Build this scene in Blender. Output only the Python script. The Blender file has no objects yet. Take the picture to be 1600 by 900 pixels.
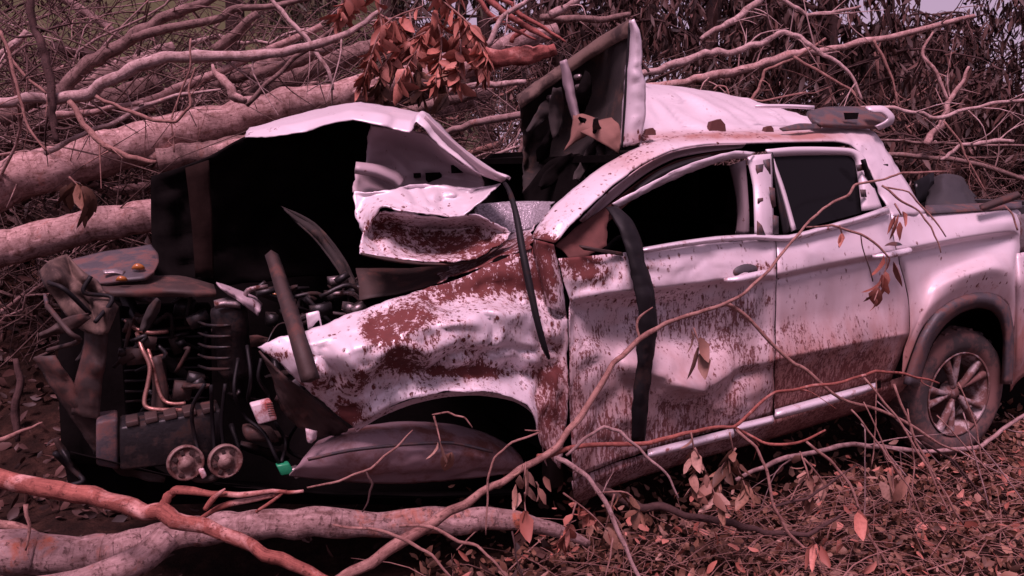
import bpy, math, random
import numpy as np
from mathutils import Vector, Matrix, noise

R = math.radians
rnd = random.Random(7)
SC = bpy.context.scene
COL = SC.collection

# ------------------------------------------------------------------ camera
CAM_H, PITCH, FPX = 1.6, R(8.4), 1256.0
cam_data = bpy.data.cameras.new('camera')
cam_data.sensor_width = 36.0
cam_data.lens = FPX / 1600 * 36.0
cam_data.clip_end = 2000
cam = bpy.data.objects.new('camera', cam_data)
COL.objects.link(cam)
cam.location = (0, 0, CAM_H)
cam.rotation_euler = (R(90) - PITCH, 0, 0)
SC.camera = cam

# ------------------------------------------------------------------ sky, sun, exposure
SUN_EL, SUN_AZ = R(62), R(196)
W = bpy.data.worlds.new('World'); SC.world = W; W.use_nodes = True
wn = W.node_tree; wn.nodes.clear()
wo = wn.nodes.new('ShaderNodeOutputWorld'); bg = wn.nodes.new('ShaderNodeBackground')
sky = wn.nodes.new('ShaderNodeTexSky'); sky.sky_type = 'NISHITA'; sky.sun_disc = False
sky.sun_elevation = SUN_EL; sky.sun_rotation = SUN_AZ
sky.dust_density = 3.0; sky.air_density = 1.0
tint = wn.nodes.new('ShaderNodeMix'); tint.data_type = 'RGBA'; tint.blend_type = 'MIX'
tint.inputs[0].default_value = 0.75
tint.inputs[7].default_value = (7.4, 4.55, 6.7, 1)      # even pinkish lilac overcast veil over the sky
bg.inputs[1].default_value = 0.068
wn.links.new(sky.outputs[0], tint.inputs[6]); wn.links.new(tint.outputs[2], bg.inputs[0]); wn.links.new(bg.outputs[0], wo.inputs[0])
sl = bpy.data.lights.new('sun', 'SUN'); sl.energy = 4.2; sl.angle = R(18); sl.color = (1.0, 0.63, 0.80)
so = bpy.data.objects.new('sun', sl); COL.objects.link(so)
sd = Vector((math.sin(SUN_AZ) * math.cos(SUN_EL), math.cos(SUN_AZ) * math.cos(SUN_EL), math.sin(SUN_EL)))
so.rotation_euler = sd.to_track_quat('Z', 'Y').to_euler()
so.location = sd * 30
VS = SC.view_settings
VS.view_transform = 'Standard'; VS.look = 'None'; VS.gamma = 1; VS.exposure = 0.34
SC.cycles.use_denoising = True
SC.cycles.max_bounces = 6; SC.cycles.diffuse_bounces = 2; SC.cycles.glossy_bounces = 3; SC.cycles.transmission_bounces = 4
SC.cycles.transparent_max_bounces = 6

# ------------------------------------------------------------------ helpers: picture rays, frames
FW = Vector((0, math.cos(PITCH), -math.sin(PITCH))); UP = Vector((0, math.sin(PITCH), math.cos(PITCH))); RT = Vector((1, 0, 0))
C0 = Vector((0, 0, CAM_H))
def ray(px, py): return FW + RT * ((px - 800) / FPX) + UP * (-(py - 450) / FPX)
def at(px, py, d): return C0 + ray(px, py) * d

# truck frame: origin at the rear hub, x rearwards, y inwards (away from camera), z up; nose a little down
YAW, NOSE = R(26), R(3.5)
TU = Vector((math.cos(YAW) * math.cos(NOSE), math.sin(YAW) * math.cos(NOSE), math.sin(NOSE)))
TW = Vector((-math.sin(YAW), math.cos(YAW), 0))
TV = TU.cross(TW)
HUB = at(1500, 620, 4.1)
TM = Matrix((TU, TW, TV)).transposed().to_4x4(); TM.translation = HUB
TMI = TM.inverted()
def T(px, py, w):
    d = ray(px, py)
    t = ((HUB - C0).dot(TW) + w) / d.dot(TW)
    return TMI @ (C0 + d * t)

# ------------------------------------------------------------------ helpers: objects
def tag(o, label=None, cat=None, group=None, kind=None):
    if label: o['label'] = label
    if cat: o['category'] = cat
    if group: o['group'] = group
    if kind: o['kind'] = kind
    return o
def empty(name, loc, label=None, cat=None, group=None):
    o = bpy.data.objects.new(name, None); COL.objects.link(o); o.location = loc; o.empty_display_size = .1
    return tag(o, label, cat, group)
def link(name, me, mat=None, parent=None, smooth=True):
    if mat is not None and not me.materials: me.materials.append(mat)
    o = bpy.data.objects.new(name, me); COL.objects.link(o)
    if parent is not None: o.parent = parent
    return o
def mesh(name, vs, fs, mat=None, parent=None, smooth=True):
    me = bpy.data.meshes.new(name)
    me.from_pydata([tuple(v) for v in vs], [], fs)
    if smooth: me.polygons.foreach_set('use_smooth', [True] * len(me.polygons))
    me.update()
    return link(name, me, mat, parent)
def solid(o, th, off=0.0):
    m = o.modifiers.new('thickness', 'SOLIDIFY'); m.thickness = th; m.offset = off
    return o

def cr(p0, p1, p2, p3, t):
    return 0.5 * ((2 * p1) + (-p0 + p2) * t + (2 * p0 - 5 * p1 + 4 * p2 - p3) * t * t + (-p0 + 3 * p1 - 3 * p2 + p3) * t * t * t)
def resample(arr, n, lin=0.0):
    """Catmull-Rom along axis 0, n samples per span"""
    arr = np.asarray(arr, float); k = len(arr)
    if k == 2:
        ts = np.linspace(0, 1, n + 1); sh = (-1,) + (1,) * (arr.ndim - 1)
        return arr[0] * (1 - ts.reshape(sh)) + arr[1] * ts.reshape(sh)
    ext = np.concatenate([[2 * arr[0] - arr[1]], arr, [2 * arr[-1] - arr[-2]]])
    out = []
    for i in range(k - 1):
        for j in range(n): out.append(cr(ext[i], ext[i + 1], ext[i + 2], ext[i + 3], j / n) * (1 - lin) + (ext[i + 1] * (1 - j / n) + ext[i + 2] * (j / n)) * lin)
    out.append(arr[-1])
    return np.array(out)

# dirt map of the truck's flank: stains with a shape of their own, stored as point attributes of the panels
def gauss(px, py, cx, cy, rx, ry): return math.exp(-(((px - cx) / rx) ** 2 + ((py - cy) / ry) ** 2))
def sstep(a, b, x):
    t = min(1, max(0, (x - a) / (b - a))); return t * t * (3 - 2 * t)
BLOBS = [(592, 522, 30, 34, .50), (572, 590, 34, 22, .25), (632, 562, 36, 22, .52), (625, 500, 45, 25, .25), (780, 446, 95, 34, .50), (690, 455, 70, 18, .34), (715, 588, 150, 16, .26), (690, 540, 170, 60, .10), (760, 583, 90, 9, .20),
         (660, 500, 40, 35, .35), (560, 640, 40, 40, .30), (855, 385, 22, 22, .45), (850, 430, 18, 40, .40), (930, 425, 55, 26, .42), (905, 402, 30, 22, .45),
         (1010, 410, 40, 14, .2), (1200, 418, 40, 10, .45), (430, 555, 26, 10, .55), (490, 600, 40, 30, .40), (540, 650, 30, 18, .42),
         (690, 378, 120, 36, .50), (600, 345, 40, 26, .38), (790, 400, 60, 30, .35), (1010, 215, 16, 12, .5), (860, 650, 25, 60, .45), (870, 560, 30, 60, .3), (1540, 446, 40, 12, .45),
         (1110, 212, 150, 10, .28), (985, 245, 60, 24, .26), (900, 320, 60, 40, .18), (1290, 210, 60, 10, .2), (740, 560, 50, 40, .25), (1000, 470, 70, 14, .35)]
def dirt(px, py):
    mud = .20; streak = 0.0; dust = .05
    for b in BLOBS: mud += b[4] * gauss(px, py, *b[:4])
    if py < 330: mud -= .06
    if py < 200: mud -= .10
    if px > 1200: mud -= .10
    if py > 395 and px > 840:
        k = sstep(430, 480, py + (px - 900) * .05) * (1 - .30 * sstep(1150, 1350, px))
        streak = .46 * k + .12 * sstep(540, 700, py) * k
        if px < 895: streak = max(streak, .46)
        if px > 1210: streak = .30 + .30 * sstep(430 - (px - 1400) * .1, 600, py)
        if px > 1400: streak = .22 + .2 * sstep(480, 600, py)
        streak += .10 * gauss(px, py, 1110, 510, 110, 60) - .20 * gauss(px, py, 1060, 590, 70, 28) - .15 * gauss(px, py, 1000, 560, 40, 30)
        dust = .26 + (.46 if px < 1205 else .80) * sstep(430, 640, py + (px - 1000) * .10)
    else:
        streak = .42 if (560 < px < 890 and py > 440) else (.22 if px > 480 or py > 590 else .1)
        dust = .20 + .75 * gauss(px, py, 1130, 214, 190, 9) + .45 * gauss(px, py, 980, 252, 80, 22) + .5 * gauss(px, py, 1270, 212, 40, 10)
    return mud, streak, dust

def patch(name, cols, mat, parent, nu=5, nv=5, dent=0.0, dfreq=6.0, th=.004, lin=.45, crease=0.0, cfreq=5.0, edge=True, rag=0.0):
    """a panel from a net of control points (px, py, inward offset): columns of equal length"""
    net = np.array([[(*T(*p[:3]), p[0], p[1]) for p in c] for c in cols])
    g = resample(net, nu, lin * .6)
    g = np.swapaxes(resample(np.swapaxes(g, 0, 1), nv, lin), 0, 1)
    a, b = g.shape[:2]
    vs = []; at_ = []
    for i in range(a):
        for j in range(b):
            x, y, z, px, py = g[i, j]
            if dent:
                v = Vector((x, 0, z)) * dfreq
                n = noise.noise(v + Vector((3.1, 7.7, 1.3))) + .5 * noise.noise(v * 2.3)
                y += dent * .8 * n + dent * (abs(noise.noise(v * 1.4 + Vector((9, 2, 4)))) + .5 * abs(noise.noise(v * 3.1 + Vector((1, 8, 4)))))
            if crease:
                v = Vector((x * .8 + .25 * noise.noise(Vector((x, 5, z)) * 6), .3, z * 1.25 + .2 * noise.noise(Vector((x, 9, z)) * 5))) * cfreq
                f = noise.voronoi(v)[0]; ed = min(1, min(i, a - 1 - i) / (.12 * a), min(j, b - 1 - j) / (.12 * b)) if edge else 1
                y += ed * crease * (f[0] - .35) + ed * crease * .35 * (noise.voronoi(v * 2.3)[0][0] - .35)
            if rag and (i in (0, a - 1) or j in (0, b - 1)):
                e = Vector((x * 23, y * 7, z * 23)); x += rag * noise.noise(e) + rag * .6 * noise.noise(e * 3); z += rag * noise.noise(e + Vector((7, 7, 7))) + rag * .6 * noise.noise(e * 3.3)
            vs.append((x, y, z)); at_.append(dirt(px, py))
    fs = [(i * b + j, (i + 1) * b + j, (i + 1) * b + j + 1, i * b + j + 1) for i in range(a - 1) for j in range(b - 1)]
    o = mesh(name, vs, fs, mat, parent)
    for k, nm in enumerate(('mud', 'streak', 'dust')):
        A = o.data.attributes.new(nm, 'FLOAT', 'POINT'); A.data.foreach_set('value', [q[k] for q in at_])
    if th: solid(o, th)
    return o

def band(name, edge_a, edge_b, w_a, w_b, mat, parent, bulge=-.02, n=4, dent=0, dfreq=8, th=.004, rows=3):
    """a strip between two traced edges; w_a / w_b numbers or lists"""
    k = len(edge_a); wa = w_a if isinstance(w_a, (list, tuple)) else [w_a] * k; wb = w_b if isinstance(w_b, (list, tuple)) else [w_b] * k
    cols = []
    for i in range(k):
        a, b = edge_a[i], edge_b[i]; c = []
        for r in range(rows + 1):
            t = r / rows
            c.append((a[0] + (b[0] - a[0]) * t, a[1] + (b[1] - a[1]) * t, wa[i] + (wb[i] - wa[i]) * t + bulge * math.sin(math.pi * t)))
        cols.append(c)
    return patch(name, cols, mat, parent, nu=n, nv=3, dent=dent, dfreq=dfreq, th=th)

def tube_geo(pts, rads, sides=8, n=4, rough=0.0, flat=1.0, seed=0, cap=True):
    """verts, faces, uv (angle, metres) of a tapering tube through pts"""
    P = resample(np.array([tuple(p) for p in pts]), n); Rr = resample(np.array(rads, float).reshape(-1, 1), n)[:, 0]
    m = len(P); vs = []; uv = []; L = 0
    t0 = Vector(P[1] - P[0]).normalized()
    nrm = t0.cross(Vector((0, 0, 1)));
    if nrm.length < .05: nrm = t0.cross(Vector((0, 1, 0)))
    nrm.normalize()
    for i in range(m):
        tan = Vector(P[min(i + 1, m - 1)] - P[max(i - 1, 0)])
        if tan.length < 1e-9: tan = t0
        tan.normalize(); nrm = (nrm - tan * nrm.dot(tan)); nrm.normalize(); bi = tan.cross(nrm)
        if i: L += float(np.linalg.norm(P[i] - P[i - 1]))
        for s in range(sides):
            a = 2 * math.pi * s / sides
            r = max(Rr[i], .0006)
            if rough:
                r *= 1 + rough * noise.noise(Vector((math.cos(a) * 1.3 + seed, math.sin(a) * 1.3, L * 5))) + rough * .6 * noise.noise(Vector((math.cos(a) * 3 + seed, math.sin(a) * 3, L * 16)))
            vs.append(Vector(P[i]) + nrm * (math.cos(a) * r) + bi * (math.sin(a) * r * flat))
            uv.append((s / sides, L))
    fs = []
    for i in range(m - 1):
        for s in range(sides):
            fs.append((i * sides + s, i * sides + (s + 1) % sides, (i + 1) * sides + (s + 1) % sides, (i + 1) * sides + s))
    if cap:
        fs.append(tuple(reversed(range(sides)))); fs.append(tuple((m - 1) * sides + s for s in range(sides)))
    return vs, fs, uv
def ragged(name, x, y, w, rx, ry, tilt, mat, parent, q, th=.004):
    """a torn strip of thin sheet, bent along its length, with an uneven edge"""
    ca, sa = math.cos(tilt), math.sin(tilt); n = 5; cols = []
    b1, b2 = q.gauss(0, .05), q.gauss(0, .03)
    for i in range(n):
        u = i / (n - 1) * 2 - 1; c = []
        wd = (1 - .55 * abs(u) ** q.uniform(1.5, 4)) * q.uniform(.6, 1.15)
        for j in (-1, 0, 1):
            a_, b_ = u * rx * q.uniform(.93, 1.07), j * ry * wd
            c.append((x + a_ * ca - b_ * sa, y + a_ * sa + b_ * ca, w + b1 * u * u + b2 * u + .012 * j * j + q.gauss(0, .008)))
        cols.append(c)
    return patch(name, cols, mat, parent, 3, 3, dent=.01, dfreq=14, th=th, lin=.7)
class MB:
    def __init__(s): s.v = []; s.f = []; s.uv = []
    def add(s, vs, fs, uv=None):
        o = len(s.v); s.v += [Vector(v) for v in vs]; s.f += [tuple(i + o for i in f) for f in fs]; s.uv += (uv or [(0, 0)] * len(vs))
    def tube(s, *a, **k): s.add(*tube_geo(*a, **k))
    def box(s, c, size, M=None, taper=1.0):
        x, y, z = (q / 2 for q in size); c = Vector(c)
        vs = [Vector((i * x * (taper if k > 0 else 1), j * y * (taper if k > 0 else 1), k * z)) for i in (-1, 1) for j in (-1, 1) for k in (-1, 1)]
        if M is not None: vs = [M @ v for v in vs]
        s.add([c + v for v in vs], [(0, 1, 3, 2), (4, 6, 7, 5), (0, 4, 5, 1), (2, 3, 7, 6), (0, 2, 6, 4), (1, 5, 7, 3)])
    def lathe(s, c, ax, prof, n=32, ref=None):
        """prof: (radius, offset along axis)"""
        ax = Vector(ax).normalized(); e = ax.cross(Vector((0, 0, 1)));
        if e.length < .1: e = ax.cross(Vector((1, 0, 0)))
        e.normalize(); g = ax.cross(e); c = Vector(c); vs = []; k = len(prof)
        for i in range(n):
            a = 2 * math.pi * i / n
            for r, h in prof: vs.append(c + ax * h + (e * math.cos(a) + g * math.sin(a)) * r)
        s.add(vs, [(i * k + j, i * k + j + 1, ((i + 1) % n) * k + j + 1, ((i + 1) % n) * k + j) for i in range(n) for j in range(k - 1)])
    def build(s, name, mat, parent=None, smooth=True, origin=None):
        org = Vector(origin) if origin is not None else Vector((0, 0, 0))
        o = mesh(name, [v - org for v in s.v], s.f, mat, parent, smooth)
        l = o.data.uv_layers.new(name='uv'); idx = np.zeros(len(o.data.loops), int); o.data.loops.foreach_get('vertex_index', idx)
        l.data.foreach_set('uv', np.array(s.uv, float)[idx].ravel())
        if origin is not None: o.location = org
        return o

# ------------------------------------------------------------------ materials
class NT:
    def __init__(s, name):
        s.m = bpy.data.materials.new(name); s.m.use_nodes = True; s.t = s.m.node_tree; s.t.nodes.clear()
        s.out = s.n('OutputMaterial'); s.b = s.n('BsdfPrincipled'); s.l(s.b.outputs[0], s.out.inputs[0])
    def n(s, kind, **kw):
        q = s.t.nodes.new('ShaderNode' + kind)
        for k, v in kw.items(): setattr(q, k, v)
        return q
    def l(s, a, b): s.t.links.new(a, b)
    def set(s, k, v):
        if hasattr(v, 'is_output'): s.l(v, s.b.inputs[k])
        else: s.b.inputs[k].default_value = v
    def coord(s, which='Object', scale=(1, 1, 1)):
        c = s.n('TexCoord'); m = s.n('Mapping'); m.inputs['Scale'].default_value = scale; s.l(c.outputs[which], m.inputs[0]); return m.outputs[0]
    def noise(s, vec, scale, detail=4, rough=.55, dist=0):
        q = s.n('TexNoise'); q.inputs['Scale'].default_value = scale; q.inputs['Detail'].default_value = detail; q.inputs['Roughness'].default_value = rough
        q.inputs['Distortion'].default_value = dist; s.l(vec, q.inputs['Vector']); return q.outputs['Fac']
    def math(s, op, a, b=None, clamp=False):
        q = s.n('Math', operation=op); q.use_clamp = clamp
        for i, v in enumerate((a, b)):
            if v is None: continue
            if hasattr(v, 'is_output'): s.l(v, q.inputs[i])
            else: q.inputs[i].default_value = v
        return q.outputs[0]
    def ramp(s, fac, stops):
        q = s.n('ValToRGB'); e = q.color_ramp.elements
        while len(e) < len(stops): e.new(.5)
        for i, (p, c) in enumerate(stops): e[i].position = p; e[i].color = (*c, 1) if len(c) == 3 else c
        s.l(fac, q.inputs[0]); return q.outputs[0]
    def mix(s, fac, a, b):
        q = s.n('Mix'); q.data_type = 'RGBA'
        for i, v in ((0, fac), (6, a), (7, b)):
            if hasattr(v, 'is_output'): s.l(v, q.inputs[i])
            else: q.inputs[i].default_value = v if i == 0 else (*v, 1)
        return q.outputs[2]
    def mixf(s, fac, a, b):
        q = s.n('Mix'); q.data_type = 'FLOAT'
        for i, v in ((0, fac), (2, a), (3, b)):
            if hasattr(v, 'is_output'): s.l(v, q.inputs[i])
            else: q.inputs[i].default_value = v
        return q.outputs[0]
    def attr(s, name):
        q = s.n('Attribute'); q.attribute_name = name; return q.outputs['Fac']
    def bump(s, h, strength=.3, dist=.01):
        q = s.n('Bump'); q.inputs['Strength'].default_value = strength; q.inputs['Distance'].default_value = dist; s.l(h, q.inputs['Height']); s.l(q.outputs[0], s.b.inputs['Normal'])

def mat_paint(name, base=(.68, .62, .67), rough=.40, metal=.25, coat=.25, mudc=(.066, .013, .011), extra=0.0):
    t = NT(name)
    v = t.coord(); 
    blob = t.noise(t.coord(scale=(1, 1, .72)), 19, 10, .78, .5)
    speck = t.noise(t.coord(scale=(1, 1, .45)), 48, 4, .7)
    fine = t.noise(t.coord(scale=(1, 1, .5)), 190, 2, .5)
    val = t.math('ADD', t.math('ADD', t.math('MULTIPLY', blob, .48), t.math('MULTIPLY', speck, .36)), t.math('MULTIPLY', fine, .16))
    thr = t.math('SUBTRACT', .72 - extra, t.math('MULTIPLY', t.math('MINIMUM', t.attr('mud'), .76), .38))
    m1 = t.math('MULTIPLY', t.math('SUBTRACT', val, thr), 34, True)
    st = t.math('ADD', t.math('ADD', t.math('MULTIPLY', t.noise(t.coord(scale=(1, 1, .17)), 95, 4, .72), .52), t.math('MULTIPLY', t.noise(v, 9, 5, .7), .34)), t.math('MULTIPLY', fine, .14))
    thr2 = t.math('SUBTRACT', .72, t.math('MULTIPLY', t.attr('streak'), .42))
    m2 = t.math('MULTIPLY', t.math('MULTIPLY', t.math('SUBTRACT', st, thr2), 20, True), .92)
    vo = t.n('TexVoronoi'); vo.inputs['Scale'].default_value = 42; t.l(t.coord(scale=(1, 1, .55)), vo.inputs['Vector'])
    gate = t.math('MULTIPLY', t.math('SUBTRACT', t.math('ADD', t.noise(t.coord(scale=(1, 1, .7)), 13, 5, .7), t.math('MULTIPLY', t.attr('mud'), .5)), .60), 8, True)
    m3 = t.math('MULTIPLY', t.math('MULTIPLY', t.math('SUBTRACT', .30, t.math('ADD', vo.outputs['Distance'], t.math('MULTIPLY', t.math('SUBTRACT', fine, .5), .5))), 14, True), gate)
    mud = t.math('MAXIMUM', t.math('MAXIMUM', m1, m2), m3)
    du = t.math('MULTIPLY', t.attr('dust'), t.math('ADD', .5, t.noise(t.coord(scale=(1, 1, .35)), 14, 4)), True)
    film = t.math('MULTIPLY', t.math('SUBTRACT', val, t.math('SUBTRACT', thr, .075)), 9, True)
    base = t.mix(t.math('MULTIPLY', film, .55), base, (.38, .15, .12))
    c = t.mix(du, base, (.29, .14, .122))
    mc = t.mix(t.noise(v, 40, 3), mudc, tuple(q * 1.9 for q in mudc))
    c = t.mix(mud, c, mc); t.set('Base Color', c)
    clean = t.math('SUBTRACT', 1, t.math('MAXIMUM', mud, t.math('MULTIPLY', du, .8)), True)
    t.set('Roughness', t.mixf(clean, .85, rough)); t.set('Metallic', t.math('MULTIPLY', clean, metal)); t.set('Coat Weight', t.math('MULTIPLY', clean, coat))
    t.b.inputs['Coat Roughness'].default_value = .12
    t.bump(t.math('ADD', mud, t.math('MULTIPLY', fine, .15)), .45, .003)
    return t.m
def mat_plain(name, col, rough=.6, metal=0, var=.35, scale=18, bump=.25, dirt=None, dirt_amt=.5, spec=.5):
    t = NT(name); v = t.coord(); n = t.noise(v, scale, 6, .65, .3)
    c = t.mix(n, tuple(q * (1 - var) for q in col), tuple(min(1, q * (1 + var)) for q in col))
    if dirt:
        d = t.math('MULTIPLY', t.math('SUBTRACT', t.noise(v, scale * .5, 7, .7), .72 - dirt_amt * .42), 9, True)
        c = t.mix(d, c, dirt); t.set('Roughness', t.mixf(d, rough, .9))
    else: t.set('Roughness', rough)
    t.set('Base Color', c); t.set('Metallic', metal); t.b.inputs['Specular IOR Level'].default_value = spec
    t.bump(t.noise(v, scale * 2.5, 5, .6), bump, .006)
    return t.m
def mat_bark(name, light, dark, red=None, red_amt=0.0, flecks=.5, bump=.6, groove=5.0):
    t = NT(name); v = t.coord(); uvv = t.coord('UV', (groove, 1.6, 1))
    big = t.noise(v, 6, 5, .6); pl = t.math('ADD', t.math('MULTIPLY', t.noise(uvv, 6, 7, .7, .6), .45), t.math('MULTIPLY', t.noise(v, 17, 8, .72, .8), .55)); fl = t.noise(v, 55, 5, .7)
    ring = t.noise(t.coord('UV', (1.2, 26, 1)), 2.2, 4, .6, .4)
    c = t.mix(t.math('MULTIPLY', t.math('SUBTRACT', pl, .40), 4.5, True), dark, light)
    c = t.mix(t.math('MULTIPLY', t.math('SUBTRACT', big, .5), 2.2, True), c, tuple(q * .72 for q in light))
    if red:
        rm = t.math('MULTIPLY', t.math('SUBTRACT', t.noise(v, 7, 6, .65, .7), .78 - .55 * red_amt), 7, True)
        c = t.mix(rm, c, red)
    f = t.math('MULTIPLY', t.math('SUBTRACT', fl, .615 - .07 * flecks), 14, True)
    c = t.mix(t.math('MULTIPLY', f, .8), c, tuple(q * .6 for q in dark))
    crk = t.math('MULTIPLY', t.math('SUBTRACT', ring, .59), 12, True)
    c = t.mix(t.math('MULTIPLY', crk, .35), c, dark)
    t.set('Base Color', c); t.set('Roughness', .82); t.b.inputs['Specular IOR Level'].default_value = .25
    t.bump(t.math('SUBTRACT', t.math('ADD', pl, t.math('MULTIPLY', fl, .5)), t.math('MULTIPLY', crk, .5)), bump, .008)
    return t.m
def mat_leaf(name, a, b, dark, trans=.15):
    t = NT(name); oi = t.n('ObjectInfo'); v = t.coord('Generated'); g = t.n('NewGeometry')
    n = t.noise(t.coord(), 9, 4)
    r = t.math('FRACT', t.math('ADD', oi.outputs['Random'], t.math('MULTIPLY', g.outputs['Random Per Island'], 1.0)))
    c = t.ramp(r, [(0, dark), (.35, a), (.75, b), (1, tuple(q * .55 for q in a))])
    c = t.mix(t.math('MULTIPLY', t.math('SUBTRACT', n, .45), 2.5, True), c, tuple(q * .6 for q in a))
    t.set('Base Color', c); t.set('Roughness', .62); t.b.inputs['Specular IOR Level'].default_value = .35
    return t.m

M = {}
M['paint'] = mat_paint('white_paint_with_red_mud')
M['paint_clean'] = mat_paint('white_paint_cleaner', extra=-.02)
M['inner_paint'] = mat_paint('dull_shaded_inner_paint', base=(.36, .30, .33), rough=.55, metal=.1, coat=0)  # dull inner paint, darkened further to carry the bonnet underside's shade
M['trim'] = mat_plain('charcoal_plastic', (.045, .037, .042), .55, dirt=(.10, .045, .04), dirt_amt=.6)
M['black'] = mat_plain('black_rubber', (.006, .005, .006), .6, var=.3, bump=.1, dirt=(.02, .01, .009), dirt_amt=.4, spec=.2)
M['void'] = mat_plain('black_lining_and_shade', (.005, .004, .004), .95, var=.5, spec=.02)  # near-black colour: painted shade in cabin and wells, plus the black bonnet underlay
M['brown_metal'] = mat_plain('brown_dirty_metal', (.035, .018, .015), .7, .1, dirt=(.075, .028, .021), dirt_amt=.5)
M['olive'] = mat_plain('olive_brown_foam', (.10, .06, .047), .85, var=.45, scale=14, dirt=(.03, .015, .012), dirt_amt=.6)
M['engine'] = mat_plain('oily_engine_metal', (.014, .012, .013), .45, .4, var=.5, scale=25, dirt=(.032, .015, .012), dirt_amt=.55)
M['steel'] = mat_plain('dull_steel', (.30, .25, .25), .38, .8, var=.3, scale=30, dirt=(.12, .05, .04), dirt_amt=.5)
M['copper'] = mat_plain('copper_pipe', (.42, .22, .18), .35, .7, var=.2, scale=40, dirt=(.14, .05, .04), dirt_amt=.4)
M['liner'] = mat_plain('roof_lining', (.018, .012, .011), .9, var=.6, scale=12, dirt=(.055, .028, .02), dirt_amt=.45)
M['tan'] = mat_plain('torn_tan_lining', (.17, .08, .062), .85, var=.35, scale=14)
M['tyre'] = mat_plain('dusty_tyre', (.035, .026, .026), .8, var=.4, scale=10, dirt=(.13, .062, .055), dirt_amt=.68)
M['alloy'] = mat_plain('dusty_alloy', (.31, .245, .245), .55, .2, var=.25, scale=20, dirt=(.13, .06, .052), dirt_amt=.75)
M['liner_plastic'] = mat_plain('grey_arch_liner', (.27, .185, .20), .45, var=.2, scale=6, dirt=(.15, .055, .045), dirt_amt=.5)
M['chrome'] = mat_plain('bright_sill_trim', (.62, .56, .60), .35, .3, var=.12, scale=40, dirt=(.22, .09, .08), dirt_amt=.4)
M['orange'] = mat_plain('amber_lens', (.30, .10, .02), .3, var=.2, dirt=(.12, .05, .03), dirt_amt=.35)
M['green'] = mat_plain('green_connector', (.015, .22, .10), .4, var=.2)
M['rust_red'] = mat_plain('red_mud_caked_panel', (.085, .026, .021), .85, var=.5, scale=16)
M['label'] = mat_plain('dirty_paper_label', (.60, .48, .50), .7, var=.15, dirt=(.25, .06, .05), dirt_amt=.6)
M['tarp'] = mat_plain('black_bed_cover', (.02, .018, .019), .5, var=.4, scale=6, dirt=(.05, .03, .028), dirt_amt=.4)
t = NT('dark_glass'); t.set('Base Color', (.008, .008, .009, 1)); t.set('Roughness', .06); t.b.inputs['Specular IOR Level'].default_value = .05
d_ = t.noise(t.coord(), 9, 5); t.set('Roughness', t.math('ADD', .04, t.math('MULTIPLY', d_, .2))); M['glass'] = t.m
t = NT('shattered_glass'); v_ = t.coord(); vo = t.n('TexVoronoi'); vo.inputs['Scale'].default_value = 90; t.l(v_, vo.inputs[0])
t.set('Base Color', t.mix(vo.outputs['Distance'], (.20, .17, .19), (.42, .38, .42))); t.set('Roughness', .3); t.b.inputs['Metallic'].default_value = .15
t.bump(vo.outputs['Distance'], .8, .01); M['shatter'] = t.m
M['tail'] = mat_plain('red_tail_lens', (.30, .02, .03), .2, var=.15)

M['bark_pale'] = mat_bark('pale_smooth_bark', (.40, .265, .255), (.105, .055, .05), (.30, .09, .05), .28)
M['bark_log'] = mat_bark('pinkish_log_bark', (.52, .34, .32), (.14, .065, .055), (.28, .10, .075), .30, .7)
M['bark_grey'] = mat_bark('grey_brown_bark', (.27, .17, .155), (.065, .034, .03), (.17, .06, .04), .25, .8)
M['bark_dark'] = mat_bark('dark_twig_bark', (.085, .043, .04), (.03, .015, .014))
M['bark_red'] = mat_bark('stripped_red_wood', (.33, .11, .085), (.11, .028, .022), (.50, .27, .24), .45, .5)
M['wood_raw'] = mat_bark('raw_splintered_wood', (.38, .12, .10), (.13, .035, .03), (.46, .22, .19), .4, .4)
M['bark_mottled'] = mat_bark('mottled_log_bark', (.36, .235, .225), (.10, .05, .045), (.28, .085, .05), .38, 1.0, .7, 2.2)
M['bark_bright'] = mat_bark('bleached_bark', (.56, .40, .385), (.15, .08, .07), (.32, .11, .07), .2)
M['brush'] = mat_bark('brush_stem_bark', (.20, .12, .105), (.035, .017, .015))
M['stem'] = mat_bark('thin_stem_bark', (.36, .20, .17), (.12, .05, .042))
M['leaf_red'] = mat_leaf('dry_red_leaf', (.36, .115, .082), (.46, .19, .145), (.13, .042, .03))
M['leaf_pale'] = mat_leaf('dry_pale_leaf', (.27, .135, .10), (.38, .22, .175), (.13, .052, .037))
M['leaf_litter'] = mat_leaf('leaf_litter', (.14, .06, .038), (.25, .125, .085), (.04, .018, .012))
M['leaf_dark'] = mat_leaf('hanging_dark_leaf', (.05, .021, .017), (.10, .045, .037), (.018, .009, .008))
M['underlay'] = mat_plain('brown_stained_underlay', (.013, .007, .006), .95, var=.5, spec=.05)
M['horn'] = mat_plain('dull_horn_metal', (.20, .125, .11), .6, .2, var=.3, scale=30, dirt=(.08, .03, .024), dirt_amt=.65)
M['leaf_green'] = mat_leaf('olive_leaf', (.06, .052, .03), (.10, .07, .04), (.035, .03, .02))

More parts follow.
